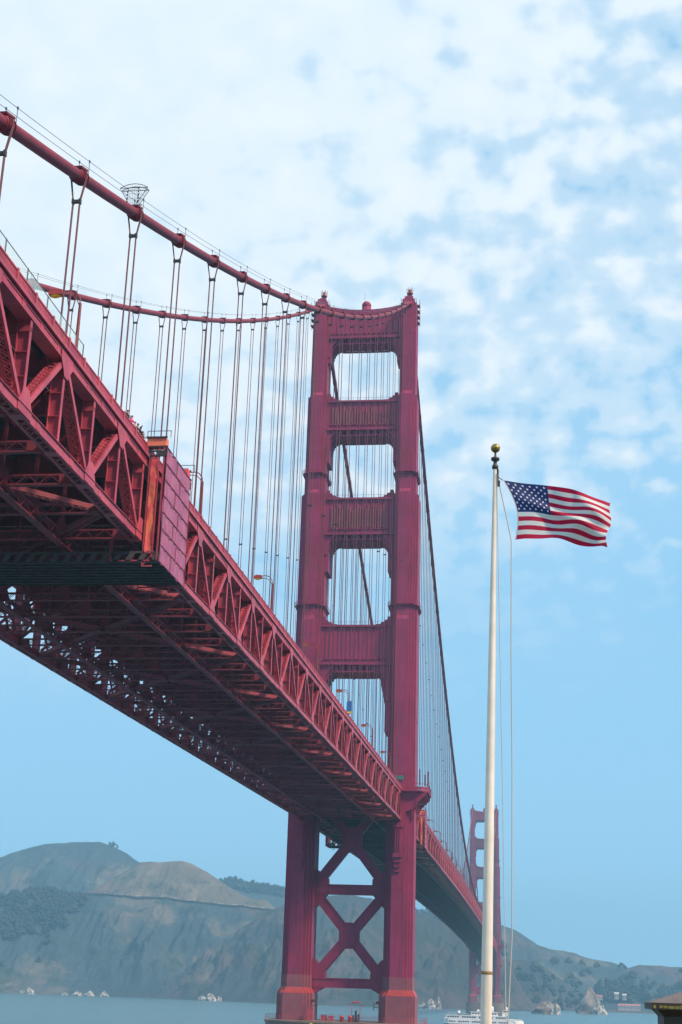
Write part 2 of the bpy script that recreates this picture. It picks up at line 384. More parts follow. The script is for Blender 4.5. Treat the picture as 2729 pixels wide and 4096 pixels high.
def wood(n, key, s0, s1, t0, t1, h, w_, fn=None):
    b = MB(); k = 0; tries = 0
    while k < n and tries < n*20:
        tries += 1
        s_ = s0+(s1-s0)*random.random(); t_ = t0+(t1-t0)*random.random()
        if fn and not fn(s_, t_): continue
        p = HF[key](s_, t_); crown(b, (p.x, p.y, p.z-1), h*(.6+.7*random.random()), w_*(.7+.6*random.random())); k += 1
    return tag(b.build('wood', LEAF, fix=False), None, None, None, 'stuff')
def cl(s_, t_, sc=14, th=.12): return noise.noise(Vector((s_*sc, t_*sc*.6, 5.0))) > th
wood(520, 'H3', .16, .47, .06, .46, 16, 9, lambda s_, t_: cl(s_, t_, 14, -.12))
wood(90, 'H3', .16, .46, .4, .8, 9, 7, lambda s_, t_: cl(s_, t_, 20, .15))
wood(130, 'H5', .14, .36, -.02, .03, 17, 9)
wood(70, 'H5', .70, .86, -.02, .04, 15, 9)
wood(120, 'H6', .0, .9, .1, .9, 10, 8, lambda s_, t_: cl(s_, t_, 16, .15))
wood(230, 'H6', .36, .75, .55, .95, 19, 11, lambda s_, t_: cl(s_, t_, 12, -.05))
wood(60, 'H7', .25, .95, .1, .8, 10, 7, lambda s_, t_: cl(s_, t_, 18, .1))
wood(4, 'H1', .615, .64, -.01, .01, 9, 5)

# ------------------------------------------------------------------ rocks on the shore
RW = mat('guano_rock', (0.48, 0.48, 0.46), 0.9, 0, (0.08, 0.08, 0.07), 0.22, 5, 0.5, 1.0, coords='World')
RD = mat('dark_rock', (0.10, 0.085, 0.075), 0.9, 0, (0.30, 0.27, 0.24), 0.09, 6, 0.5, 1.0, coords='World')
def rock(loc, w_, d, h, m, label, pw=1.0, seed=0, name='sea_rock'):
    b = MB(); n, q = 28, 14; vs = []
    for j in range(q+1):
        t = j/q
        for k in range(n):
            a = 2*math.pi*k/n; rr = ((1-t)**.9 if pw >= 1 else (1-t**2.2)**.7)*(1+.5*noise.noise(Vector((math.cos(a)*1.6+seed, math.sin(a)*1.6, t*2.5))))
            vs.append((rr*w_/2*math.cos(a)+.12*w_*t*math.sin(seed), rr*d/2*math.sin(a), -1+(h+1)*t*(1+.40*noise.noise(Vector((math.cos(a)*2.2, math.sin(a)*2.2, seed))))))
    b.add(vs, [(j*n+k, j*n+(k+1) % n, (j+1)*n+(k+1) % n, (j+1)*n+k) for j in range(q) for k in range(n)], 0, False)
    return tag(b.build(name, m, None, loc, fix=False), label, 'rock', 'rocks along the far shore')
rock((68, 1500, 0), 34, 22, 13, RD, 'dark sea rock just right of the ferry, under the hanging rope', .8, 1)
rock((80, 1497, 0), 16, 14, 12, RW, 'white-topped sea rock touching the dark one beside the ferry', .6, 2)
rock((132, 1700, 0), 48, 26, 33, RD, 'pointed brown sea stack standing alone on the right', 1.0, 3)
rock((143, 1692, 0), 22, 16, 15, RW, 'pale low rock at the foot of the pointed sea stack', .8, 8)
for i, (x, y, w_, h, lab) in enumerate([(-741, 1868, 16, 11, 'small white shore rock, leftmost under the wooded slope'), (-729, 1868, 20, 20, 'tall white shore rock second from the left'), (-672, 1868, 18, 9, 'low white rock left of the middle group on the far shore'),
     (-652, 1865, 22, 14, 'broad white rock in the middle group on the far shore'), (-632, 1862, 24, 16, 'tallest white rock of the middle group on the far shore'), (-606, 1858, 22, 15, 'white rock at the right end of the middle group'),
     (-424, 1740, 18, 15, 'white rock left of the pair below the bare slope'), (-410, 1735, 22, 20, 'large white rock below the bare slope left of the tower'), (-396, 1728, 12, 14, 'thin white rock nearest the tower on its left'),
     (-98, 1680, 18, 18, 'white rock just right of the near tower'), (-87, 1676, 22, 26, 'tall white rock between near tower and flagpole'), (-76, 1678, 12, 30, 'narrow white crag rising behind the rock by the near tower')]):
    rock((x, y-4, 0), w_*.7, w_*.5, h*.45, RW, lab, .75, i+4, 'shore_rock')

# buildings on the far shore
def house(x, y, z, w_, d, h, label, roofc):
    t = thing('shore_building', label, 'building', (x, y, z), 'buildings on the far shore')
    MB().box(-w_/2, w_/2, -d/2, d/2, 0, h).build('wall', mat('pale_wall', (.40, .36, .36), .8), t)
    MB().prism([(-d/2-.5, h), (d/2+.5, h), (0, h+2.6)], -w_/2-.5, w_/2+.5, 'x').build('roof', mat('roof_tile', roofc, .8), t)
    for k in range(max(2, int(w_/4))):
        xx = -w_/2+(k+.5)*w_/max(2, int(w_/4))
        MB().box(xx-.6, xx+.6, -d/2-.08, -d/2+.02, h*.35, h*.75).build('window', WIN, t)
house(214, 2120, 3, 36, 12, 8, 'long pale building with a pink roof on the far right shore', (.40, .14, .16))
house(166, 2140, 18, 12, 9, 6, 'small red-roofed house left of the long pale building', (.35, .10, .14))
house(196, 2150, 20, 7, 7, 9, 'narrow white house standing above the long pale building', (.5, .5, .5))
house(209, 2150, 19, 6, 6, 8, 'second narrow white house, right of its taller twin', (.5, .48, .5))
house(160, 2128, 3, 9, 8, 6, 'low white shed at the waterline left of the long building', (.5, .5, .5))
house(262, 2150, 12, 9, 8, 8, 'white block between the long building and the dark roof', (.5, .5, .52))
MB().box(150, 420, 2096, 2104, -1, 3.2).build('sea_wall', CONC); tag(bpy.data.objects['sea_wall'], 'low grey sea wall under the far right shore houses', 'sea wall')

# ------------------------------------------------------------------ tower
def steps(tab):                        # stepped plus outline
    q = []
    for i, (hx, hy) in enumerate(tab):
        q.append((hx, hy))
        if i+1 < len(tab): q.append((hx, tab[i+1][1]))
    out = list(q)
    out += [(x, -y) for x, y in reversed(q)]
    out += [(-x, -y) for x, y in q]
    out += [(-x, y) for x, y in reversed(q)]
    return out
A0 = [(1.85, 7.3), (2.7, 6.5), (3.3, 5.5), (3.9, 4.2)]
A1 = [(1.80, 6.9), (2.65, 6.2), (3.3, 5.2), (3.9, 4.0)]
A2 = [(1.72, 6.0), (2.4, 5.4), (3.05, 4.4)]
A3 = [(1.62, 5.1), (2.45, 4.2)]
def make_tower(name, label):
    T = thing(name, label, 'bridge tower', (0, 0, 12.8))
    def B(b, n, m=STEELT, par=None):
        o = b.build(n, m); o.location = (0, 0, -12.8) if par is None else (0, 0, 0); o.parent = par or T; return o
    for sx in (-1, 1):
        X0 = sx*XT
        def sh(tab, g_=0): return [(X0+x+(g_ if x > 0 else -g_), y+(g_ if y > 0 else -g_)) for x, y in steps(tab)]
        b = MB()
        b.prism(sh(A0), 21.2, 122, 'z'); b.prism(sh(A1), 122, 161, 'z'); b.prism(sh(A2), 161, 193, 'z'); b.prism(sh(A3), 193, 224.6, 'z')
        # sloped ledges on the front cells at each set-back
        for z, ta, tb in ((122, A0, A1), (161, A1, A2), (193, A2, A3)):
            for s in (-1, 1):
                y0, y1 = s*ta[0][1], s*tb[0][1]; hx = tb[0][0]-.12
                b.add([(X0-hx, y0*1.0, z+.01), (X0+hx, y0, z+.01), (X0+hx, y1, z+1.3), (X0-hx, y1, z+1.3), (X0-hx, y1, z+.01), (X0+hx, y1, z+.01)],
                      [(0, 1, 2, 3), (0, 3, 4), (1, 5, 2)])
        # thin seams: plate joints every so often
        for z in range(30, 222, 8):
            tab = A0 if z < 122 else A1 if z < 161 else A2 if z < 193 else A3
            b.prism(sh([(x_, y_) for x_, y_ in tab], .035), z, z+.22, 'z')
        leg = B(b, 'leg')
        b = MB()
        b.prism(sh(A0, .9), 12.8, 19.6, 'z'); n = len(steps(A0)); lo = sh(A0, .9); hi = sh(A0, .12)
        b.add([(x, y, 19.62) for x, y in lo]+[(x, y, 21.1) for x, y in hi], [(i, (i+1) % n, n+(i+1) % n, n+i) for i in range(n)]+[tuple(range(n, 2*n))], 1)
        b.prism(sh(A0, .07), 21.15, 24.3, 'z')
        B(b, 'pedestal', [PEDM, REDM])
        # ring walkways
        for z, tab in ((126.5, A1), (167.5, A2)):
            b = MB(); b.prism(sh(tab, .7), z, z+.18, 'z'); b.prism(sh(tab, .32), z-.5, z-.02, 'z')
            q = sh(tab, .66)
            for a_, c_ in zip(q, q[1:]+q[:1]):
                for hh in (.55, 1.1): b.bar((*a_, z+.18+hh), (*c_, z+.18+hh), .06, .06)
                b.bar((*a_, z+.1), (*a_, z+1.3), .07, .07)
            rw = B(b, 'ring_walkway')
        # saddle housing + cap steps + finial
        b = MB()
        b.box(X0-1.9, X0+1.9, -4.9, 4.9, 224.62, 225.6); b.box(X0-1.35, X0+1.35, -4.0, 4.0, 225.6, 226.9); b.box(X0-.9, X0+.9, -2.6, 2.6, 226.9, 227.9)
        for s in (-1, 1):
            b.prism([(s*4.0, 225.62), (s*6.6, 223.0), (s*5.2, 223.0), (s*4.0, 224.6)], X0-1.1, X0+1.1, 'x')
        for s in (-1, 1):
            for yy in (-4.8, -2.4, 0, 2.4, 4.8): b.bar((X0+s*2.3, yy, 224.6), (X0+s*2.3, yy, 225.9), .08, .08)
            b.bar((X0+s*2.3, -4.8, 225.9), (X0+s*2.3, 4.8, 225.9), .08, .08)
        B(b, 'saddle_housing')
        b = MB(); b.lathe([(.75, 227.9), (.75, 228.3), (.5, 228.5), (.5, 229.5), (.95, 229.6), (.95, 229.9), (.35, 229.95), (.35, 231.2), (0, 231.5)], 12, (X0, 0))
        for k in range(6):
            a = k*math.pi/3; b.tube([(X0+.9*math.cos(a), .9*math.sin(a), 229.9), (X0+.95*math.cos(a), .95*math.sin(a), 231.6)], .09, 5)
        B(b, 'finial', LAMPRED)
        # side fittings near the top (maintenance cage on the outside face)
        b = MB()
        xo = X0+sx*2.6
        for z in (218, 220, 222, 224): b.box(min(xo, xo+sx*.8), max(xo, xo+sx*.8), -3.5, -1.2, z, z+.1)
        for yy in (-3.5, -1.2): b.bar((xo+sx*.8, yy, 217.5), (xo+sx*.8, yy, 226), .1, .1)
        B(b, 'cage_ladder', LAMPRED)
        # decorative corbel below deck
        for sy in (-1, 1):
            b = MB(); yb = sy*7.32
            def bb(hx, dy, z0, z1):
                y0, y1 = sorted((yb, yb+sy*dy)); b.box(X0-sx*.3-hx, X0-sx*.3+hx, y0, y1, z0, z1)
            bb(1.45, .9, 63.2, 64.4); bb(1.0, .7, 56.4, 63.18); bb(1.12, .85, 56.0, 56.38); bb(1.35, 1.1, 55.2, 55.98); bb(1.0, .8, 53.9, 55.18); bb(.85, .55, 52.6, 53.88); bb(.7, .3, 51.4, 52.58)
            for k in (-.6, 0, .6): y0, y1 = sorted((yb+sy*.7, yb+sy*.82)); b.box(X0-sx*.3+k-.12, X0-sx*.3+k+.12, y0, y1, 56.5, 63.1)
            B(b, 'corbel')
    # portal struts  (z bottom of panel, z top, open-top z)
    for i, (z0, z1, zo, xi, yd, kind) in enumerate([(213.4, 223.2, 211.2, 11.25, 3.4, 'top'), (182.4, 191.2, 180.2, 10.65, 3.9, 'net'), (148.8, 159.4, 146.8, 9.8, 4.4, 'net'), (109.5, 120.3, 107.0, 9.8, 4.6, 'plain')]):
        b = MB(); e = xi+.4
        if kind == 'top':
            top = []
            for k in range(25):
                x = -e+2*e*k/24; top.append((x, 223.0+1.5*(abs(x)/e)**2.2))
            poly = [(-e, z0), (e, z0)]+top[::-1]
            b.prism(poly, -yd, yd, 'y')
        else:
            b.box(-e, e, -yd, yd, z0, z1)
            b.box(-e, e, -yd-.55, yd+.55, z1-.02, z1+.55)
        b.box(-e, e, -yd-.65, yd+.65, z0-.45, z0+.35)
        nr = 15
        for k in range(nr):
            x = -xi+1.2+(2*xi-2.4)*k/(nr-1)
            zz1 = z1-.4 if kind != 'top' else 222.3
            for s in (-1, 1):
                y0, y1 = sorted((s*yd, s*(yd+.10))); b.box(x-.22, x+.22, y0, y1, z0+1.6, zz1)
                # little chevrons at the rib feet
                y0, y1 = sorted((s*yd, s*(yd+.45))); b.prism([(x-.5, z0+1.2), (x+.5, z0+1.2), (x, z0+1.85)], y0, y1, 'y')
        st = B(b, 'portal_strut')
        # soffit: core, ribs and stepped corner brackets
        b = MB(); zb = z0-.45
        fx = xi-4.3 if i < 3 else xi-4.6
        b.box(-fx-.5, fx+.5, -yd+1.4, yd-1.4, zo-.025, zb-.01)
        for s in (-1, 1):
            y0, y1 = sorted((s*(yd-.02), s*(yd-.40))); b.box(-fx-.5, fx+.5, y0, y1, zo-.03, zo+.42)
        m_ = 7
        for k in range(m_):
            x = -fx+2*fx*k/(m_-1); b.box(x-.42, x+.42, -yd, yd, zo-.01, zb-.012)
        dn = 6.0 if i == 0 else 8.5 if i == 1 else 9.5 if i == 2 else 17
        for s in (-1, 1):
            def q(x): return s*x
            # polygon bracket from the strut soffit down the leg's inner face
            n_ = 7; pl = [(q(xi+.3), zb-.015), (q(fx+.45), zb-.015), (q(fx+.45), zo)]
            for k in range(1, n_+1):
                a = k/n_*math.pi/2
                xx = fx+.45+(xi-1.0-fx-.45)*math.sin(a); z_ = zo-(5.2 if i < 3 else 10)*(1-math.cos(a))
                pl.append((q(xx), pl[-1][1])); pl.append((q(xx), z_))
            pl.append((q(xi-1.0), zo-dn)); pl.append((q(xi+.3), zo-dn))
            b.prism(pl, -yd+.5, yd-.5, 'y')
            pl2 = [(q(xi+.3), zb-.02), (q(fx+1.4), zb-.02)]
            for k in range(1, n_+1):
                a = k/n_*math.pi/2
                pl2.append((q(fx+1.4+(xi-.5-fx-1.4)*math.sin(a)), zo+.6-(5.0 if i < 3 else 9)*(1-math.cos(a))))
            pl2.append((q(xi+.3), pl2[-1][1]))
            b.prism(pl2, -yd-.1, yd+.1, 'y')
        o = B(b, 'soffit_bracket', STEELT, st)
        if kind != 'top':
            # raised corners on top of the strut
            b = MB()
            for s in (-1, 1):
                pl = [(s*(xi+.3), z1+.56), (s*(xi+.3), z1+3.2), (s*(xi-.7), z1+3.2), (s*(xi-.75), z1+2.3), (s*(xi-1.5), z1+2.2), (s*(xi-1.6), z1+1.6), (s*(xi-2.6), z1+1.5), (s*(xi-2.7), z1+1.0), (s*(xi-4.2), z1+.95), (s*(xi-4.3), z1+.56)]
                b.prism(pl, -yd+.3, yd-.3, 'y')
            for yy in (-yd+.1, yd-.1):
                for k in range(12): x = -xi+2*xi*k/11; b.bar((x, yy, z1+.5), (x, yy, z1+1.6), .05, .05)
                b.bar((-xi, yy, z1+1.6), (xi, yy, z1+1.6), .05, .05)
            B(b, 'strut_corner', STEELT, st)
    # worn ornament strokes on the two middle struts: raised fluting of uneven lengths
    NET = mat('stained_fluting', (0.17, 0.06, 0.06), 0.8, 0, (0.27, 0.07, 0.09), 0.5, 4, coords='World')
    for (z0, z1, yd, xi) in ((182.4, 191.2, 3.9, 10.65), (148.8, 159.4, 4.4, 9.8)):
        b = MB(); rr = random.Random(int(z0))
        for s in (-1, 1):
            b = MB()
            for k in range(22):
                x = -xi+1.7+(2*xi-3.4)*k/21; h0 = z0+1.3+rr.random()*.6; h1 = z1-1.2-rr.random()*2.2
                y0, y1 = sorted((s*(yd+.02), s*(yd+.30))); b.box(x-.19, x+.05+rr.random()*.2, y0, y1, h0, h1)
            B(b, 'fluting', NET)
    # beacon
    b = MB(); b.lathe([(1.75, 223.0), (1.75, 224.2), (1.45, 224.3), (1.45, 225.4)], 20); b.sphere((0, 0, 226.0), 1.5, 20, 12); b.tube([(-.6, 0, 227.4), (-.6, 0, 230.4)], .05, 5)
    B(b, 'beacon_dome')
    # bracing below deck
    def plate(b, pts, h): b.prism(pts, -h, h, 'y')
    for (zb_, zc_, zt_) in ((23.7, 34.8, 45.7), (48.2, 60.4, 72.2)):
        b = MB()
        for s in (-1, 1):
            for (xa, za, xb, zb2, hh) in ((-9.9*s, zb_-.6, 9.9*s, zt_+.6, 1.25-.03*(s > 0)),):
                a = Vector((xa, 0, za)); c = Vector((xb, 0, zb2)); d = (c-a).normalized(); n = Vector((-d.z, 0, d.x))*1.12
                plate(b, [((a+n).x, (a+n).z), ((c+n).x, (c+n).z), ((c-n).x, (c-n).z), ((a-n).x, (a-n).z)], hh)
                n2 = n*1.14
                for sg in (1, -1):
                    m1, m2 = n*sg, n2*sg
                    plate(b, [((a+m1).x, (a+m1).z), ((c+m1).x, (c+m1).z), ((c+m2).x, (c+m2).z), ((a+m2).x, (a+m2).z)], hh+.16)
        plate(b, [(-2.75, zc_-1.4), (-.85, zc_-3.4), (.85, zc_-3.4), (2.75, zc_-1.4), (2.75, zc_+1.4), (.85, zc_+3.4), (-.85, zc_+3.4), (-2.75, zc_+1.4)], 1.33)
        B(b, 'cross_brace')
    for (z0, z1, lo, hi) in ((21.2, 23.7, 19.4, 28.6), (45.6, 48.2, 42.0, 52.0)):
        b = MB(); b.box(-10.2, 10.2, -1.3, 1.3, z0, z1); b.box(-10.2, 10.2, -1.5, 1.5, z1-.3, z1+.02); b.box(-10.2, 10.2, -1.5, 1.5, z0-.02, z0+.3)
        for s in (-1, 1):
            plate(b, [(s*10.2, lo), (s*9.5, lo), (s*6.1, z0+.1), (s*6.1, z1+1.5), (s*9.1, hi), (s*10.2, hi)], 1.36)
        B(b, 'brace_strut')
    # deck-level balconies round the outside of the legs
    for sx in (-1, 1):
        b = MB(); X = sx*XT
        q = [(X+sx*3.9, -8.4), (X+sx*6.0, -8.2), (X+sx*7.8, -6.4), (X+sx*7.8, 6.4), (X+sx*6.0, 8.2), (X+sx*3.9, 8.4)]
        b.prism(q+[(X-sx*1.8, 8.4), (X-sx*1.8, 7.36), (X+sx*1.9, 7.36), (X+sx*3.95, 4.3), (X+sx*3.95, -4.3), (X+sx*1.9, -7.36), (X-sx*1.8, -7.36), (X-sx*1.8, -8.4)], 73.0, 73.45, 'z')
        for a_, c_ in zip(q, q[1:]): b.bar((*a_, 73.9), (*c_, 73.9), .12, .75); b.bar((*a_, 75.1), (*c_, 75.1), .1, .1)
        for a_, c_ in zip(q, q[1:]):
            L_ = math.dist(a_, c_); n_ = max(1, int(L_/.5))
            for k in range(n_+1): b.bar((a_[0]+(c_[0]-a_[0])*k/n_, a_[1]+(c_[1]-a_[1])*k/n_, 74.2), (a_[0]+(c_[0]-a_[0])*k/n_, a_[1]+(c_[1]-a_[1])*k/n_, 75.1), .05, .05)
        bal = B(b, 'balcony')
        b = MB()
        for yy in (-7.0, -3.5, 0, 3.5, 7.0):
            pl = [(X+sx*1.8, 72.98), (X+sx*7.5, 72.98), (X+sx*7.3, 72.2), (X+sx*6.2, 71.2), (X+sx*5.0, 70.0), (X+sx*4.2, 68.4), (X+sx*1.8, 67.6)]
            b.prism(pl, yy-.25, yy+.25, 'y')
        b.prism([(X+sx*3.8, 72.97), (X+sx*5.2, 72.97), (X+sx*4.9, 71.2), (X+sx*3.8, 69.9)], -7.2, 7.2, 'y')
        B(b, 'bracket', STEELT, bal)
        b = MB()
        for (xx, yy, h) in ((5.6, -8.3, 3.9), (7.0, -7.2, 2.5), (7.75, -6.2, 3.6), (7.75, 2, 2.2)):
            b.bar((X+sx*xx, yy, 74.6), (X+sx*xx, yy, 75.1+h), .22, .22)
        B(b, 'post', LAMPRED, bal)
        b = MB(); b.box(min(X+sx*5.2, X+sx*7.4), max(X+sx*5.2, X+sx*7.4), -7.8, -5.6, 69.6, 69.75)
        for xx in (5.3, 7.3): b.bar((X+sx*xx, -7.7, 69.7), (X+sx*xx, -7.7, 72.3), .1, .1)
        B(b, 'hanging_step', LAMPRED, bal)
    return T
near = make_tower('suspension_tower', 'huge near red suspension tower with four portal struts, seen whole')
gs = MB(); gs.box(12.5, 14.9, -7.62, -7.5, 76.2, 77.3); go = gs.build('sign_board', GREENS, near); go.location = (0, 0, -12.8)
far = copy_tree(near); far.location.y = MS
far['label'] = 'far red suspension tower, small and hazy, half behind the flagpole'
for ch in list(far.children):
    if ch.name.startswith('sign_board'): bpy.data.objects.remove(ch)

# piers
for (yy, lab) in ((0, 'concrete pier carrying the near tower, at the bottom edge'), (MS, 'low pier under the far hazy tower')):
    t = thing('tower_pier', lab, 'bridge pier', (0, yy, -2), 'piers of the two towers')
    b = MB(); n = 40; q = []
    for k in range(n):
        a = 2*math.pi*k/n; q.append((math.copysign(abs(math.cos(a))**.35, math.cos(a))*21.2, math.copysign(abs(math.sin(a))**.5, math.sin(a))*14.5))
    if yy == 0: b.prism(q, 0, 14.3, 'z'); b.prism([(x*1.012, y*1.012) for x, y in q], 14.32, 14.8, 'z')
    else: b.prism(q, 0, 14.3, 'z')
    b.build('pier_body', CONC, t)
    b = MB()
    for a_, c_ in zip(q, q[1:]+q[:1]):
        b.bar((*a_, 14.8), (*a_, 16.1), .07, .07)
        for h in (15.4, 16.1): b.bar((*a_, h), (*c_, h), .06, .06)
    b.build('railing', STEEL, t)
# clutter on the near pier
PZ = 12.82
def drum(x, y, lab):
    b = MB(); b.lathe([(0, 0), (.55, 0), (.6, .1), (.55, .5), (.6, .55), (.55, 1.0), (.6, 1.05), (.55, 1.5), (0, 1.55)], 16)
    tag(b.build('steel_drum', REDM, None, (x, y, PZ)), lab, 'drum', 'drums on the near pier')
drum(-.2, -10, 'left red steel drum on the pier between the tower legs'); drum(2.0, -10, 'right red steel drum on the pier between the tower legs')
def crate(x, y, w_, h, lab, m=STEEL):
    t = thing('storage_box', lab, 'box', (x, y, PZ), 'storage boxes on the near pier')
    MB().box(-w_/2, w_/2, -.8, .8, .1, h).build('body', m, t)
    b = MB(); b.box(-w_/2-.06, w_/2+.06, -.86, .86, h+.003, h+.12); b.build('lid', m, t)
crate(-4.9, -10, 1.5, 1.4, 'left dull red storage box on the pier beside the west leg'); crate(-3.0, -10.3, 1.3, 1.3, 'right dull red storage box on the pier nearest the drums')
crate(-8.6, -9.5, 1.5, 3.0, 'tall dark red cabinet on the pier against the west leg')
hf = thing('hoist_frame', 'dark portal hoist frame on the pier between the tower legs', 'hoist', (3.4, -9.5, PZ))
b = MB()
for s in (-1.1, 1.1): b.bar((s, 0, 0), (s, 0, 4.6), .16, .16)
b.tube([(-1.1, 0, 4.6), (-.7, 0, 5.0), (.7, 0, 5.0), (1.1, 0, 4.6)], .2, 6); b.build('frame', STEEL, hf)
b = MB(); b.lathe([(0, 0), (.35, 0), (.3, 1.4), (.2, 2.6), (.4, 2.7), (0, 3.0)], 10); b.build('winch', DARK, hf)
b = MB(); b.box(-.9, -.5, -.4, .4, 0, 1.7); b.box(.5, .9, -.4, .4, 0, 2.0); b.build('motor', DARK, hf)
for sx, nm in ((-1, 'west'), (1, 'east')):
    t = thing('wall_light', f'floodlight bracket on the inner face of the {nm} tower pedestal', 'light', (sx*8.9, -5, 16.6), 'floodlights on the pedestals')
    x = -sx
    b = MB(); b.bar((0, 0, 0), (x*1.3, 0, 0), .12, .12); b.bar((x*1.3, 0, -.9), (x*1.3, 0, .9), .12, .12); b.bar((0, 0, .9), (x*1.3, 0, .9), .1, .1); b.build('bracket', DARK, t)
    b = MB(); b.box(min(0, x*.7), max(0, x*.7), -.3, .3, .95, 1.5); b.build('lamp', LAMPRED, t)
MB().box(-7.9, -7.2, -15.0, -14.9, 11.9, 12.4).build('yellow_marker', YELLOW); tag(bpy.data.objects['yellow_marker'], 'small yellow marker plate on the edge of the near pier', 'marker')

# ------------------------------------------------------------------ main cables
for sx, nm in ((1, 'near'), (-1, 'far')):
    t = thing('main_cable', f'thick red main suspension cable on the {"right-hand near" if sx > 0 else "left-hand far"} side of the bridge', 'main cable', (sx*XT, 0, 0), 'the two main cables')
    ys = [-343+7.62*k for k in range(46)]; ys[-1] = 0
    pts = [(0, y, zcab(y)) for y in ys[:-1]]+[(0, -2.5, 226.0), (0, 0, 226.9), (0, 2.5, 226.0)]
    pts += [(0, 10.0*k, zcab(10.0*k)) for k in range(1, 128)]+[(0, MS, 226.9)]+[(0, MS+8*k, zcab(MS+8*k)) for k in range(1, 43)]
    MB().tube(pts, [0.47 if p[1] < 3 else 0.58 for p in pts], 16).build('cable', CABLE, t)
    for s in (-1, 1):
        wp = [(s*.42, y, zcab(y)+1.55) for y in ys[:-1]]+[(s*.42, 0, 228.6)]+[(s*.42, 20.0*k, zcab(20.0*k)+1.55) for k in range(1, 64)]
        MB().tube(wp, .022, 4, cap=False).build('hand_rope', THIN, t)
    for n in range(1, 23):
        y = -15.24*n+.9
        b = MB()
        for s in (-1, 1):
            b.tube([(s*.42, y, zcab(y)+.3), (s*.42, y, zcab(y)+1.6)], .03, 4); b.box(s*.42-.05, s*.42+.05, y-.07, y+.07, zcab(y)+1.48, zcab(y)+1.66)
        b.build('stanchion', THIN, t, fix=False)
# climb guard fan on the near cable
t = thing('climb_guard', 'fan-shaped wire climbing guard standing on the near main cable', 'guard', (XT, -290.3, zcab(-290.3)+.45))
b = MB(); n = 12; arc = []
for k in range(n+1):
    a = math.radians(57+66*k/n); arc.append((math.cos(a)*2.35, 0, math.sin(a)*2.5-.2))
ins = [(x*.28, 0, .25) for x, y, z in arc]
for dy in (-.25, .25):
    for a_, c_ in zip(arc, arc[1:]): b.bar((a_[0], dy, a_[2]), (c_[0], dy, c_[2]), .05, .05)
    b.bar((arc[0][0], dy, arc[0][2]), (arc[-1][0], dy, arc[-1][2]), .05, .05)
    b.bar((ins[0][0], dy, ins[0][2]), (arc[0][0], dy, arc[0][2]), .05, .05); b.bar((ins[-1][0], dy, ins[-1][2]), (arc[-1][0], dy, arc[-1][2]), .05, .05)
b.bar((-.8, 0, .25), (.8, 0, .25), .08, .08)
b.build('frame', THIN, t, fix=False)
b = MB()
for k in range(n+1): b.bar(ins[k], arc[k], .018, .018)
for q_ in (.35, .6, .8):
    l = [tuple(ins[k][j]+(arc[k][j]-ins[k][j])*q_ for j in range(3)) for k in range(n+1)]
    for a_, c_ in zip(l, l[1:]): b.bar(a_, c_, .018, .018)
b.build('mesh_screen', THIN, t, fix=False)
b = MB()
for s in (-.55, .45):
    for k in range(5): b.box(s-.05, s+.05, -.3, -.2, .4+k*.34, .58+k*.34)
b.build('warning_strip', DARK, t)

# ------------------------------------------------------------------ suspenders
def band_mesh():
    b = MB(); b.tube([(0, -.75, 0), (0, -.7, 0), (0, .7, 0), (0, .75, 0)], [.5, .58, .58, .5], 16)
    for y in (-.55, -.1, .1, .55): b.tube([(0, y-.05, 0), (0, y+.05, 0)], .66, 16)
    b.box(-.5, .5, -.8, .8, .50, .66)
    return b.mesh('cable_band', CABLE)
def top_mesh():
    b = MB()
    for s in (-1, 1):
        for dy in (-.1, .1): b.tube([(s*.60, dy, .3), (s*.62, dy, -.2), (s*.27, dy*.7, -2.3)], .055, 6)
    return b.mesh('rope_loop', ROPE)
def spacer_mesh():
    b = MB(); b.box(-.34, .34, -.13, .13, -.12, .12); b.box(-.36, -.2, -.16, .16, -.2, .2); b.box(.2, .36, -.16, .16, -.2, .2); return b.mesh('rope_spacer', DARK)
def rope_mesh(s):
    b = MB()
    for dy in (-.065, .065): b.tube([(s*.27, dy, 0), (s*.27, dy, -1)], .06, 6)
    return b.mesh('rope_pair', ROPE)
BAND, TOPL, SPC, RP = band_mesh(), top_mesh(), spacer_mesh(), [rope_mesh(-1), rope_mesh(1)]
def far_susp():
    b = MB()
    for s in (-1, 1):
        b.box(s*.27-.10, s*.27+.10, -.06, .06, -1, 0)
    return b.mesh('suspender', ROPE)
FS = far_susp()
for sx, side in ((1, 'near right-hand'), (-1, 'far left-hand')):
    for n in range(1, 23):
        y = -15.24*n; z = zcab(y)
        t = thing('suspender', f'{ordn(n)} pair of hanger ropes in front of the near tower, under the {side} cable', 'hanger rope', (sx*XT, y, z), 'hanger ropes of the bridge')
        sl = math.atan(0.58727+2*0.00036*y)
        inst('cable_band', BAND, t, rot=(sl, 0, 0))
        Lh = z-2.3-(zt(y)-.2)
        if Lh < .5: continue
        inst('rope_loop', TOPL, t); inst('rope_spacer', SPC, t, (0, 0, -2.3))
        for k in (0, 1): inst('rope_pair', RP[k], t, (0, 0, -2.3), sc=(1, 1, Lh))
        if Lh > 60: inst('rope_spacer', SPC, t, (0, 0, -2.3-Lh*.55))
    for n in range(1, 84):
        y = 15.24*n; z = zcab(y); Lh = z-(zt(y)-.2)
        lab = f'{ordn(n)} pair of hanger ropes beyond the near tower, under the {side} cable'
        if n < 22:
            t = thing('suspender', lab, 'hanger rope', (sx*XT, y, z), 'hanger ropes of the bridge')
            inst('cable_band', BAND, t, rot=(math.atan(2*144/640*(y-640)/640), 0, 0)); inst('rope_pair', FS, t, sc=(1, 1, Lh))
            if Lh > 60: inst('rope_spacer', SPC, t, (0, 0, -Lh*.5))
        else:
            o = bpy.data.objects.new('suspender', FS); COL.objects.link(o); o.location = (sx*XT, y, z); o.scale = (1, 1, Lh)
            tag(o, lab, 'hanger rope', 'hanger ropes of the bridge')

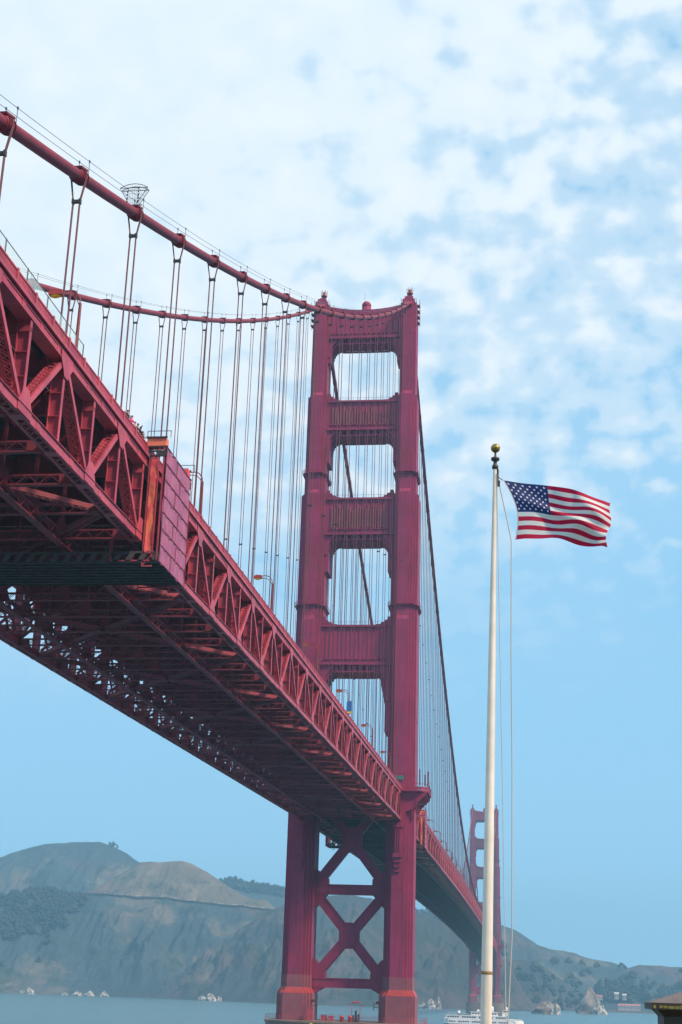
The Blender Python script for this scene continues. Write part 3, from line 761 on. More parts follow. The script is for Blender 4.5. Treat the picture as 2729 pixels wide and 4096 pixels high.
# ------------------------------------------------------------------ stiffening truss
def laced(b, L_, w_, h, pitch, both=True, pl=.05, fl=.12, lw=.09):
    """laced box member along +Y from 0 to L_, centred; webs are the x faces, lacing on top and bottom"""
    for s in (-1, 1):
        b.box(s*w_/2-pl/2, s*w_/2+pl/2, 0, L_, -h/2, h/2)
        for sz in (-1, 1):
            x0, x1 = sorted((s*(w_/2-pl/2-.002), s*(w_/2-fl-pl/2))); z0, z1 = sorted((sz*h/2, sz*(h/2-.03))); b.box(x0, x1, 0, L_, z0, z1)
    n = max(1, int(round(L_/pitch))); dy = L_/n
    xx = w_/2-fl*.6
    for sz in (-1, 1) if both else (-1,):
        z = sz*(h/2+.012)
        for k in range(n):
            b.bar((-xx, k*dy, z), (xx, (k+1)*dy, z), lw, .02)
            b.bar((xx, k*dy, z+.022*sz), (-xx, (k+1)*dy, z+.022*sz), lw, .02)
    for (y0, y1) in ((0, .5), (L_-.5, L_)):
        for sz in (-1, 1): b.box(-w_/2, w_/2, y0, y1, sz*(h/2+.04)-.012, sz*(h/2+.04)+.012)
DT, DB = -.38, -7.55          # chord centre lines relative to zt
HB = DT-DB
CHW = 1.0
def chord_top():
    b = MB(); b.box(-CHW/2, CHW/2, 0, P, DT-.34, DT+.34); b.box(-CHW/2-.06, CHW/2+.06, 0, P, DT+.342, DT+.38)
    for s in (-1, 1):
        for sz in (-1, 1):
            b.box(min(s*(CHW/2+.002), s*(CHW/2+.06)), max(s*(CHW/2+.002), s*(CHW/2+.06)), 0, P, DT+sz*.28-.05, DT+sz*.28+.05)
    for y in (1.9, 5.7): b.box(-CHW/2-.035, CHW/2+.035, y-.35, y+.35, DT-.22, DT+.22)
    return b.mesh('top_chord', STEEL)
def chord_bot():
    b = MB(); b2 = MB(); laced(b, P, CHW, .72, .95, False, .06, .2, .10); b.box(-CHW/2+.04, CHW/2-.04, 0, P, .36, .39)
    b.v = [(x, y, z+DB) for x, y, z in b.v]
    for s in (-1, 1): b.box(min(s*(CHW/2+.03), s*(CHW/2+.16)), max(s*(CHW/2+.03), s*(CHW/2+.16)), 0, P, DB+.32, DB+.37)
    b.box(CHW/2+.03, CHW/2+.055, 2.6, 3.4, DB-.3, DB+.3)
    return b.mesh('bottom_chord', STEEL)
def post():
    b = MB(); h = HB-.7
    b.box(-.42, .42, -.02, .02, 0, h)                     # web plate across
    for s in (-1, 1): b.box(min(s*.42, s*.48), max(s*.42, s*.48), -.2, .2, 0, h)
    for z in (.5, h*.33, h*.62, h-.5): b.box(-.46, .46, -.22, .22, z-.03, z+.03)
    b.box(-.48, .48, -.21, .21, h-.9, h-.55)
    return b.mesh('vertical_post', STEEL)
DL = math.hypot(P, HB)
def diag():
    b = MB(); laced(b, DL-1.3, .95, .42, .62, True, .05, .14, .08)
    b.v = [(x, y+.65, z) for x, y, z in b.v]; return b.mesh('diagonal', STEEL)
def gusset(top):
    b = MB(); 
    if top: pl = [(-1.35, DT+.30), (1.35, DT+.30), (1.35, DT-.40), (.72, DT-1.05), (.45, DT-1.55), (-.45, DT-1.55), (-.72, DT-1.05), (-1.35, DT-.40)]
    else: pl = [(-1.35, DB-.30), (1.35, DB-.30), (1.35, DB+.40), (.85, DB+1.05), (.55, DB+1.7), (-.55, DB+1.7), (-.85, DB+1.05), (-1.35, DB+.40)]
    for s in (-1, 1):
        lo, hi = sorted((s*(CHW/2+.062), s*(CHW/2+.10))); b.prism(pl, lo, hi, 'x')
    return b.mesh('gusset_plate', STEEL)
TC, BC, PO, DG, GT, GB_ = chord_top(), chord_bot(), post(), diag(), gusset(True), gusset(False)
def strut_mesh(w_=26.0, h=.78, zc_=0, depth=.5, nb=28, pl=.12):
    """laced strut across the bridge (x) seen from below: two flanges with zig-zag webs on both y faces"""
    b = MB()
    for sz in (-1, 1): b.box(-w_/2, w_/2, -depth/2, depth/2, zc_+sz*h/2-.06, zc_+sz*h/2+.06)
    for sy in (-1, 1):
        for k in range(nb):
            x0 = -w_/2+w_*k/nb; x1 = x0+w_/nb; s = 1 if k % 2 else -1
            b.bar((x0, sy*(depth/2-.04), zc_-s*h/2), (x1, sy*(depth/2-.04), zc_+s*h/2), .05, .10, (0, 1, 0))
        for xx in (-7, 0, 7):
            lo, hi = sorted((sy*(depth/2), sy*(depth/2+.03))); b.prism([(xx-.7, zc_-h/2+.02), (xx+.7, zc_-h/2+.02), (xx+.55, zc_+h/2+.3), (xx+.2, zc_+h/2+1.1), (xx-.2, zc_+h/2+1.1), (xx-.55, zc_+h/2+.3)], lo, hi, 'y')
        for s in (-1, 1):
            lo, hi = sorted((sy*(depth/2), sy*(depth/2+.03))); b.prism([(s*(w_/2), zc_-h/2-.02), (s*(w_/2-1.1), zc_-h/2+.02), (s*(w_/2-1.1), zc_+h/2-.02), (s*(w_/2), zc_+h/2+.02)], lo, hi, 'y')
    return b
def sway():
    b = strut_mesh(26.0, .78, DB+.1)
    return b.mesh('bottom_strut', STEEL)
def floorbeam():
    b = MB()
    b.box(-13.1, 13.1, -.03, .03, -1.9, .15, 1)
    for z in (-1.9, .1): b.box(-13.1, 13.1, -.22, .22, z, z+.07)
    k = -12
    while k <= 12:
        b.box(k-.03, k+.03, -.2, .2, -1.82, .09); k += 2
    # sway members down to the bottom strut
    for x in (-7, 0, 7): b.bar((x, 0, -1.9), (x, 0, DB+.9), .28, .28)
    for x0, x1 in ((-13, -7), (7, 13)):
        b.bar((x0 if x0 < 0 else x1, 0, DB+.6), (x1 if x0 < 0 else x0, 0, -2.0), .3, .3)
    for s in (-1, 1): b.bar((s*7, 0, DB+.7), (0, 0, -2.0), .22, .22)
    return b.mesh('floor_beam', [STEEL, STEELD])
SW, FB = sway(), floorbeam()
def lateral():
    # laced diagonal from centre node to the edge two panels away
    Lh = math.hypot(13.2, 2*P)
    b = MB(); laced(b, Lh-1.2, .75, .42, .7, True, .05, .12, .08); b.v = [(x, y+.6, z) for x, y, z in b.v]; return b.mesh('lateral_brace', STEEL), math.atan2(13.2, 2*P)
LT, LA = lateral()
def longi():
    b = MB()
    for s in (-1, 1):
        b.box(-.35, .35, 0, P, s*.5-.06, s*.5+.06)
    for sx in (-1, 1):
        for k in range(6):
            y0 = P*k/6; y1 = P*(k+1)/6; s = 1 if k % 2 else -1
            b.bar((sx*.3, y0, -s*.5), (sx*.3, y1, s*.5), .05, .1, (1, 0, 0))
    return b.mesh('longitudinal_girder', STEEL)
LG = longi()
def slab_seg(L_, plen, hd=True):
    b = MB()
    return b
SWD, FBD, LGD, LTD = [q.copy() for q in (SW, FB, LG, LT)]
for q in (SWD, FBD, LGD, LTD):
    q.materials.clear(); q.materials.append(STEELD); q.materials.append(STEELD)  # near span floor members wear the shade-darkened steel
def deck_run(t, y0, npan, SW=SW, FB=FB, LG=LG, LT=LT):
    for i in range(npan):
        ya, yb = y0+i*P, y0+(i+1)*P
        za, zb = zt(ya), zt(yb); rx = math.atan2(zb-za, P)
        for s in (-1, 1):
            inst('top_chord', TC, t, (s*XT, ya, za), (rx, 0, 0)); inst('bottom_chord', BC, t, (s*XT, ya, za), (rx, 0, 0))
            inst('vertical_post', PO, t, (s*XT, ya, za+DB+.35))
            # diagonals: up from even bottom nodes to odd top nodes
            k = round(ya/P)
            if k % 2 == 0: # bottom node here? (even panel points carry the top gussets)
                a = Vector((s*XT, ya, za+DT)); c = Vector((s*XT, yb, zb+DB))
            else:
                a = Vector((s*XT, ya, za+DB)); c = Vector((s*XT, yb, zb+DT))
            d = c-a; inst('diagonal', DG, t, a, (math.atan2(d.z, d.y), 0, 0), (1, d.length/DL, 1))
            inst('gusset_plate', GT if k % 2 == 0 else GB_, t, (s*XT, ya, za), (rx, 0, 0))
        inst('bottom_strut', SW, t, (0, ya, za)); inst('floor_beam', FB, t, (0, ya, za))
        for x in (-7, 7): inst('longitudinal_girder', LG, t, (x, ya, za+DB-.25), (rx, 0, 0))
        if round(ya/P) % 4 == 0:
            for s in (-1, 1):
                for d in (-1, 1):
                    rz = -s*LA if d > 0 else -s*(math.pi-LA)
                    q = Matrix.Rotation(math.atan2(zt(ya+2*P*d)-za, 2*P)*d*1.0, 4, 'X') @ Matrix.Rotation(rz, 4, 'Z')
                    o = inst('lateral_brace', LT, t); o.matrix_local = Matrix.Translation((0, ya, za+DB-.1)) @ q
def roadway(t, ys):
    b = MB()
    def strip(x0, x1, z0, z1, mi):
        for a, c in zip(ys, ys[1:]):
            za, zc_ = zt(a), zt(c)
            vs = [(x, y, z+o) for (y, z) in ((a, za), (c, zc_)) for x in (x0, x1) for o in (z0, z1)]
            b.add(vs, [(0, 1, 3, 2), (4, 6, 7, 5), (0, 4, 5, 1), (2, 3, 7, 6), (0, 2, 6, 4), (1, 5, 7, 3)], mi)
    strip(-10.2, 10.2, .30, .50, 1)
    strip(10.4, 14.36, .16, .36, 0); strip(-14.36, -10.4, .16, .36, 0)
    b.build('roadway_slab', [STEEL, ASPH], t, fix=False)
    b = MB()
    for x in [-9.5+1.9*k for k in range(11)]+[12.2, -12.2]:
        for a, c in zip(ys, ys[1:]):
            b.bar((x, a, zt(a)+.0), (x, c, zt(c)+.0), .3, .42)
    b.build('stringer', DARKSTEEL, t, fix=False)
def railing(t, ya, yb, s, dense=True, step=.26, bw=.15):
    b = MB(); x = s*14.27; n = int((yb-ya)/3.81)
    for k in range(n+1):
        y = ya+k*3.81; z = zt(y); b.box(x-.13, x+.13, y-.13, y+.13, z+.40, z+1.36)
    N2 = 40
    for k in range(N2):
        a = ya+(yb-ya)*k/N2; c = ya+(yb-ya)*(k+1)/N2
        b.bar((x, a, zt(a)+1.22), (x, c, zt(c)+1.22), .16, .12); b.bar((x, a, zt(a)+.52), (x, c, zt(c)+.52), .12, .1); b.bar((x+s*.14, a, zt(a)+.25), (x+s*.14, c, zt(c)+.25), .1, .26)
    if dense:
        y = ya
        while y < yb:
            z = zt(y); b.box(x-.03, x+.03, y-bw/2, y+bw/2, z+.56, z+1.17); y += step
    else:
        for k in range(N2*2):
            a = ya+(yb-ya)*k/N2/2; c = ya+(yb-ya)*(k+1)/N2/2; b.bar((x, a, zt(a)+.86), (x, c, zt(c)+.86), .04, .62)
    b.build('railing', STEEL, t, fix=False)
ds = thing('bridge_deck', 'near span of the red lattice truss bridge deck, from upper left to the tower', 'bridge deck', (0, 0, 0), 'deck spans of the bridge')
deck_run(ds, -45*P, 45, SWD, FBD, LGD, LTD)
roadway(ds, [-45*P+k*P*3 for k in range(16)])
railing(ds, -343, 0, 1); railing(ds, -343, 0, -1, False)
dm = thing('bridge_deck', 'main span of the red truss deck running from the near tower to the far tower', 'bridge deck', (0, 0, 0), 'deck spans of the bridge')
# nearest panels as parts, the rest of each kind as one mesh
def bake(list_, name, m, t):
    b = MB()
    for me, mx in list_:
        vs = [mx @ v.co for v in me.vertices]; o = len(b.v); b.v += [tuple(v) for v in vs]
        for p in me.polygons: b.f.append(tuple(i+o for i in p.vertices)); b.m.append(0); b.sm.append(False)
    o = b.build(name, m, t, fix=False); o['kind'] = 'stuff'; return o
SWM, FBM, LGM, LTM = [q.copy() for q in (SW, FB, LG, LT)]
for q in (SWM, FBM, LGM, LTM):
    q.materials.clear(); q.materials.append(DARKSTEEL); q.materials.append(DARKSTEEL)  # main span floor members darker still, their shade painted into the colour
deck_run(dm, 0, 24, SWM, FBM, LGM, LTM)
def simple_truss(t, y0, y1):
    bp = MB(); bd = MB(); bs = MB(); ch = {(s, k): MB() for s in (-1, 1) for k in (DT, DB)}
    n = int(round((y1-y0)/P))
    for i in range(n):
        ya, yb = y0+i*P, y0+(i+1)*P; za, zb = zt(ya), zt(yb)
        for s in (-1, 1):
            for k in (DT, DB): ch[(s, k)].bar((s*XT, ya, za+k), (s*XT, yb, zb+k), CHW, .74)
            bp.bar((s*XT, ya, za+DB), (s*XT, ya, za+DT), .4, .9, (1, 0, 0))
            e = i % 2 == 0
            bd.bar((s*XT, ya, za+(DT if e else DB)), (s*XT, yb, zb+(DB if e else DT)), .9, .42)
        bs.box(-13.2, 13.2, ya-.3, ya+.3, za+DB-.35, za+DB+.5); bs.box(-13.2, 13.2, ya-.2, ya+.2, za-1.9, za+.1)
        for x in (-7, 7): bs.bar((x, ya, za+DB), (x, yb, zb+DB), .6, 1.0)
    for (s, k), q in ch.items(): q.build('top_chord' if k == DT else 'bottom_chord', STEEL, t, fix=False)
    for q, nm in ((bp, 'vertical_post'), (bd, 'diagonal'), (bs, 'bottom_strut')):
        o = q.build(nm, DARKSTEEL if nm == 'bottom_strut' else STEEL, t, fix=False); o['kind'] = 'stuff'  # bottom struts keep the painted-in shade tone
simple_truss(dm, 24*P, 168*P)
roadway(dm, [k*P*6 for k in range(28)]+[168*P]); railing(dm, 4, 1276, 1, False); railing(dm, 4, 1276, -1, False)
df = thing('bridge_deck', 'short far span of the truss deck beyond the hazy far tower', 'bridge deck', (0, 0, 0), 'deck spans of the bridge')
simple_truss(df, 168*P, 213*P); roadway(df, [1280+k*P*6 for k in range(8)])

# ------------------------------------------------------------------ glass wind screens near the railing
for i, y in enumerate([-326.7+4.35*k for k in range(6)]):
    nm = ['glass wind screen at the far left frame edge', 'second glass wind screen from the left frame edge', 'third glass wind screen, left of the far cable end', 'fourth glass wind screen, right of the far cable end', 'fifth glass wind screen, left of the nearest lamp', 'last glass wind screen beside the nearest street lamp'][i]
    t = thing('glass_screen', nm+' above the railing', 'glass screen', (13.95, y, zt(y)+.36), 'glass screens along the walkway')
    dz = zt(y+4.35)-zt(y)
    b = MB(); b.add([(-.01, .08, 0), (-.01, 4.27, dz), (-.01, 4.27, dz+2.3), (-.01, .08, 2.3), (.01, .08, 0), (.01, 4.27, dz), (.01, 4.27, dz+2.3), (.01, .08, 2.3)], [(0, 1, 2, 3), (4, 7, 6, 5), (0, 4, 5, 1), (3, 2, 6, 7), (0, 3, 7, 4), (1, 5, 6, 2)])
    b.build('glass_panel', GLASS, t)
    MB().box(-.04, .04, -.05, .05, 0, 2.4).build('post', THIN, t)
    if i == 5: MB().box(-.04, .04, 4.3, 4.4, dz, dz+2.4).build('post', THIN, t)
    MB().bar((0, 0, 2.35), (0, 4.35, dz+2.35), .05, .05).build('top_rail', THIN, t)

# ------------------------------------------------------------------ street lamps
def lamp(s):
    t = thing('street_lamp', '', 'street lamp', (0, 0, 0))
    b = MB(); b.tube([(0, 0, 0), (0, 0, 5.2)], [.17, .12], 8); b.box(-.22, .22, -.22, .22, 0, .9); b.build('pole', LAMPRED, t)
    b = MB(); x = -s
    b.tube([(0, 0, 5.1), (x*.08, 0, 5.7), (x*.45, 0, 6.2), (x*.95, 0, 6.35), (x*1.6, 0, 6.3)], .06, 6)
    b.tube([(x*.05, 0, 5.0), (x*.28, 0, 5.5), (x*.62, 0, 5.85), (x*1.0, 0, 5.98), (x*1.6, 0, 6.02)], .045, 6); b.build('arm', LAMPRED, t)
    h = MB(); h.prism([(x*1.45, 5.95), (x*1.55, 6.38), (x*2.35, 6.42), (x*2.65, 6.2), (x*2.6, 5.95)], -.28, .28, 'y'); hd = h.build('lamp_head', REDM, t)
    l = MB(); l.sphere((x*2.1, 0, 5.95), .42, 12, 8, 0, (1.05, .62, .48)); l.build('lens', YELLOW, hd)
    return t
LE = lamp(1); LW = lamp(-1)
for s, proto, yy in ((1, LE, -302.3), (-1, LW, -280.3)):
    k = 0; first = True
    nback = 7; 
    while True:
        y = yy+44.0*k
        if y > 640: break
        if abs(y) < 10: y += 12
        o = proto if first else copy_tree(proto); first = False
        o.location = (s*13.95, y, zt(y)+.36)
        side = 'near right-hand' if s > 0 else 'far left-hand'
        if y < 0: lab = f'{ordn(k+1)} yellow-lensed street lamp from the left on the {side} edge of the near span'
        else: lab = f'{ordn(k-6)} small red street lamp beyond the near tower on the {side} deck edge'
        tag(o, lab, 'street lamp', 'street lamps along the deck'); k += 1
t = thing('wrapped_box', 'blue wrapped box with a yellow base hung on a distant lamp post', 'box', (14.05, -126.3, zt(-126.3)+2.0))
b = MB(); b.box(-.5, .5, -.45, .45, 0.4, 2.1); b.box(-.42, .42, -.38, .38, 2.1, 2.4); b.build('blue_cover', BLUE, t)
MB().prism([(-.5, .38), (.5, .38), (.25, 0), (-.25, 0)], -.4, .4, 'y').build('yellow_base', YELLOW, t)

# ------------------------------------------------------------------ people at the railing
def person(x, y, z, rz, shirt, lab, h=1.72, lean=.12, arm=0.0):
    k = h/1.72
    t = thing('person', lab, 'person', (x, y, z), 'people at the railing')
    t.rotation_euler = (0, 0, rz)
    def skin(name, verts, edges, rad, m, par=t, root=0):
        me = bpy.data.meshes.new(name); me.from_pydata([tuple(c*k for c in v) for v in verts], edges, []); me.materials.append(m)
        o = bpy.data.objects.new(name, me); COL.objects.link(o); o.parent = par
        md = o.modifiers.new('skin', 'SKIN'); md.use_smooth_shade = True
        sv = me.skin_vertices[0].data
        for i, r_ in enumerate(rad): sv[i].radius = (r_[0]*k, r_[1]*k) if isinstance(r_, tuple) else (r_*k, r_*k)
        sv[root].use_root = True
        o.modifiers.new('sub', 'SUBSURF').levels = 1
        return o
    L_ = lean
    V = [(0, 0, .95), (0, L_*.5, 1.18), (0, L_, 1.40), (0, L_+.01, 1.50), (0, L_+.03, 1.58), (0, L_+.04, 1.68),
         (-.18, L_, 1.40), (-.24, L_+.10, 1.15), (-.20, L_+.34, 1.08+arm), (.18, L_, 1.40), (.24, L_+.10, 1.15), (.20, L_+.34, 1.08),
         (-.10, 0, .90), (-.11, .02, .50), (-.11, -.02, .08), (-.11, .10, .03), (.10, 0, .90), (.11, .02, .50), (.11, -.02, .08), (.11, .10, .03),
         (-.19, L_+.42, 1.08+arm), (.19, L_+.42, 1.08)]
    E = [(0, 1), (1, 2), (2, 3), (3, 4), (4, 5), (2, 6), (6, 7), (7, 8), (2, 9), (9, 10), (10, 11), (0, 12), (12, 13), (13, 14), (14, 15), (0, 16), (16, 17), (17, 18), (18, 19), (8, 20), (11, 21)]
    Rr = [(.15, .10), (.14, .10), (.15, .09), .055, .085, .075, .055, .045, .035, .055, .045, .035, .085, .06, .045, .04, .085, .06, .045, .04, .03, .03]
    body = skin('body', V, E, Rr, SKIN)
    skin('jacket', V[:4]+V[6:12], [(0, 1), (1, 2), (2, 3), (2, 4), (4, 5), (5, 6), (2, 7), (7, 8), (8, 9)], [(.175, .125), (.165, .125), (.17, .11), .07, .075, .062, .05, .075, .062, .05], shirt)
    skin('trousers', [V[0]]+V[12:15]+V[16:19], [(0, 1), (1, 2), (2, 3), (0, 4), (4, 5), (5, 6)], [(.165, .12), .10, .078, .062, .10, .078, .062], DARK)
    hb = MB(); hb.sphere((0, (L_+.015)*k, 1.655*k), .108*k, 12, 8, 0, (.92, 1.0, 1.0)); hb.build('hair', HAIR, t)
for i, (y, sh, lab, h) in enumerate([(-287.9, DARK, 'dark-haired person in black at the railing, leftmost of the group', 1.72), (-286.5, mat('pink_top', (.75, .03, .28), .8), 'person in a bright pink top leaning on the railing', 1.74),
       (-285.4, mat('grey_top', (.2, .2, .22), .8), 'person in grey at the railing just right of the pink top', 1.58), (-284.5, mat('navy_top', (.03, .04, .10), .8), 'person in navy, raised arm, fourth from left at the railing', 1.76),
       (-283.6, mat('black_top', (.02, .02, .02), .8), 'person in black with a cap of hair, fifth at the railing', 1.80), (-282.9, mat('brown_top', (.10, .05, .04), .8), 'person in brown, rightmost of the group by the scaffold', 1.62)]):
    person(14.02, y, zt(y)+.46, -math.pi/2+random.uniform(-.3, .3), sh, lab, h, .06, .55 if i == 3 else 0)

# ------------------------------------------------------------------ painting scaffolds wrapped round the truss
def sheet(b, x, y0, y1, zf0, zf1, ny_=24, nz_=30, amp=.05, mi=0, seed=0):
    vs = []
    for j in range(nz_+1):
        for i in range(ny_+1):
            y = y0+(y1-y0)*i/ny_; z0, z1 = zf0(y), zf1(y); z = z0+(z1-z0)*j/nz_
            vs.append((x+amp*noise.noise(Vector((y*1.3, z*.7, seed)))+.4*amp*noise.noise(Vector((y*4, z*1.2, seed))), y, z))
    b.add(vs, [(j*(ny_+1)+i, j*(ny_+1)+i+1, (j+1)*(ny_+1)+i+1, (j+1)*(ny_+1)+i) for j in range(nz_) for i in range(ny_)], mi, True)
def scaffold(y0, y1, label, big=True):
    t = thing('painting_scaffold', label, 'scaffold', (0, y0, zt(y0)), 'scaffolds hung round the deck')
    def B(b, n, m, par=None, fix=True): 
        o = b.build(n, m, par or t, fix=fix)
        if par is None: o.location = (0, -y0, -zt(y0))
        return o
    zb = lambda y: zt(y)-9.75; zz1 = lambda y: zt(y)+1.15
    XO = 16.0
    for s in (-1, 1):
        b = MB(); sheet(b, s*XO, y0, y1, zb, zz1, 30, 40, .10, 0, 1); sheet(b, s*(XO-.12), y0, y1, zb, zz1, 10, 10, .04, 0, 2)
        o = B(b, 'side_sheet', PINKSHEET, None, False)
        b = MB()
        rows = 7
        for k in range(rows+1):
            q = k/rows
            b.bar((s*(XO+.06), y0, zb(y0)+(zz1(y0)-zb(y0))*q), (s*(XO+.06), y1, zb(y1)+(zz1(y1)-zb(y1))*q), .07, .04)
        for k in range(rows):
            for j, yy in enumerate([y0, (y0+y1)/2+(.8 if k % 2 else -.8), y1]):
                b.bar((s*(XO+.055), yy, zb(yy)+(zz1(yy)-zb(yy))*k/rows), (s*(XO+.055), yy, zb(yy)+(zz1(yy)-zb(yy))*(k+1)/rows), .06, .05, (1, 0, 0))
        o2 = B(b, 'seam', STEELD, o); 
        for yy, nm in ((y0, 'end_sheet'), (y1, 'end_sheet')):
            dy = -.02 if yy == y0 else .02
            b = MB(); vs = []; nz_ = 40; nx_ = 6; za, zb2 = zt(yy)-8.9, zt(yy)+.1
            for j in range(nz_+1):
                for i in range(nx_+1):
                    x = s*(14.62+.62*i/nx_); z = za+(zb2-za)*j/nz_
                    vs.append((x, yy+dy+.16*noise.noise(Vector((x*1.1, z*.55, 7)))+.05*noise.noise(Vector((x*3, z*2, 7))), z))
            b.add(vs, [(j*(nx_+1)+i, j*(nx_+1)+i+1, (j+1)*(nx_+1)+i+1, (j+1)*(nx_+1)+i) for j in range(nz_) for i in range(nx_)], 0, True)
            B(b, nm, ORANGE, None, False)
        # corner posts, hanging feet and lattice
        for yy in (y0, y1):
            b = MB()
            b.bar((s*15.35, yy, zb(yy)+.1), (s*15.35, yy, zz1(yy)), .12, .12, (0, 1, 0)); b.bar((s*15.8, yy, zb(yy)+.1), (s*15.8, yy, zz1(yy)), .12, .2, (0, 1, 0))
            b.bar((s*14.5, yy, zt(yy)-10.2), (s*14.5, yy, zt(yy)+.1), .1, .1, (0, 1, 0))
            for zq in (-9.0, -9.7, -10.2): b.bar((s*11.5, yy, zt(yy)+zq), (s*15.8, yy, zt(yy)+zq), .12, .12) if zq == -9.7 else b.bar((s*14.5, yy, zt(yy)+zq), (s*15.4, yy, zt(yy)+zq), .12, .12)
            b.bar((s*14.5, yy, zt(yy)-10.2), (s*15.4, yy, zt(yy)-9.0), .07, .07); b.bar((s*11.5, yy, zt(yy)-9.7), (s*11.5, yy, zt(yy)-7.9), .1, .1, (0, 1, 0))
            B(b, 'frame', STEEL)
        # top cabin with rail
        for yy in (y0, y1):
            b = MB()
            lo, hi = sorted((yy, yy+(.9 if yy == y0 else -.9)))
            b.box(min(s*14.1, s*15.9), max(s*14.1, s*15.9), lo, hi, zt(yy)+1.25, zt(yy)+2.1)
            B(b, 'roof_box', ORANGE)
        for yy in (y0, y1):
            b = MB()
            for zq, x0_, x1_ in ((1.2, 14.0, 16.1), (.75, 14.4, 16.1), (.3, 14.2, 15.9), (2.12, 14.0, 16.0)): b.bar((s*x0_, yy-.05, zt(yy)+zq), (s*x1_, yy-.05, zt(yy)+zq), .14, .14)
            for xx in (14.2, 15.1, 16.0): b.bar((s*xx, yy, zt(yy)+.2), (s*xx, yy, zt(yy)+1.3), .1, .1, (0, 1, 0))
            b.bar((s*15.2, yy-.06, zt(yy)+.5), (s*16.0, yy-.06, zt(yy)+.5), .1, .45)
            for xx in (14.1, 16.3): b.bar((s*xx, yy, zt(yy)+2.1), (s*xx, yy, zt(yy)+2.75), .05, .05, (0, 1, 0))
            b.bar((s*14.1, yy, zt(yy)+2.75), (s*16.3, yy, zt(yy)+2.75), .05, .05)
            B(b, 'guard_frame', DARK if big else STEEL)
    # hanging platform under the truss
    b = MB(); e = 15.9
    for (ya, yb_) in ((y0, y1-1.5),):
        za, zb2 = zb(ya), zb(yb_)
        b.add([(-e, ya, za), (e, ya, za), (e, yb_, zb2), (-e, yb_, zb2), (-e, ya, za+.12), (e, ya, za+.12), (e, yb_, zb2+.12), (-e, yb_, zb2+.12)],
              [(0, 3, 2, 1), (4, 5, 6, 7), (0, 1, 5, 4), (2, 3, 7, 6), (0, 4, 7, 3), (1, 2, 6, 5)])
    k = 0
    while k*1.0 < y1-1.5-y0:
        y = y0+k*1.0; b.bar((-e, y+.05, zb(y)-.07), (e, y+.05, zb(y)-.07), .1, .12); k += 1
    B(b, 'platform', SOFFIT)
    b = MB()
    x = -e
    while x < e-.5:
        b.prism([(x, zb(y0)-.05), (x+.55, zb(y0)-.05), (x+1.0, zb(y0)+.75), (x+.45, zb(y0)+.75)], y0-.06, y0-.02, 'y'); x += 1.15
    b.box(-e, e, y0-.05, y0+.1, zb(y0)+.76, zb(y0)+.92)
    B(b, 'edge_slat', mat('grey_slat', (.07, .06, .07), .7))
    return t
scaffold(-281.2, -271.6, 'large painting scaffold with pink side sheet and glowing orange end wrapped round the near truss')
scaffold(61.5, 71.5, 'small sheeted scaffold on the deck just beyond the near tower', False)

# ------------------------------------------------------------------ flagpole, halyard and flag
fp = thing('flagpole', 'tall white tapered flagpole with a gold ball on top', 'flagpole', (47.2, -362, 18.9)); fp.rotation_euler = (0, R(1.15), 0)
b = MB(); b.tube([(0, 0, 0), (0, 0, 2.25), (0, 0, 6), (0, 0, 10), (0, 0, 15.35)], [.142, .137, .118, .095, .052], 24); b.build('pole', WHITEP, fp)
b = MB(); b.lathe([(.137, 2.2), (.146, 2.21), (.146, 2.27), (.137, 2.28)], 24); b.build('joint_ring', mat('rusty_ring', (.25, .17, .08), .8), fp)
b = MB(); b.lathe([(.052, 15.35), (.085, 15.37), (.085, 15.45), (.05, 15.5), (.05, 15.58), (.115, 15.62), (.115, 15.68), (.03, 15.72), (.03, 15.85)], 16); b.build('truck', DARK, fp)
b = MB(); b.sphere((0, 0, 15.97), .128, 24, 16); b.build('ball_finial', GOLD, fp)
b = MB(); b.box(.05, .10, -.03, .03, 15.0, 15.35); b.box(.06, .14, -.02, .02, 14.85, 15.02); b.build('pulley', DARK, fp)
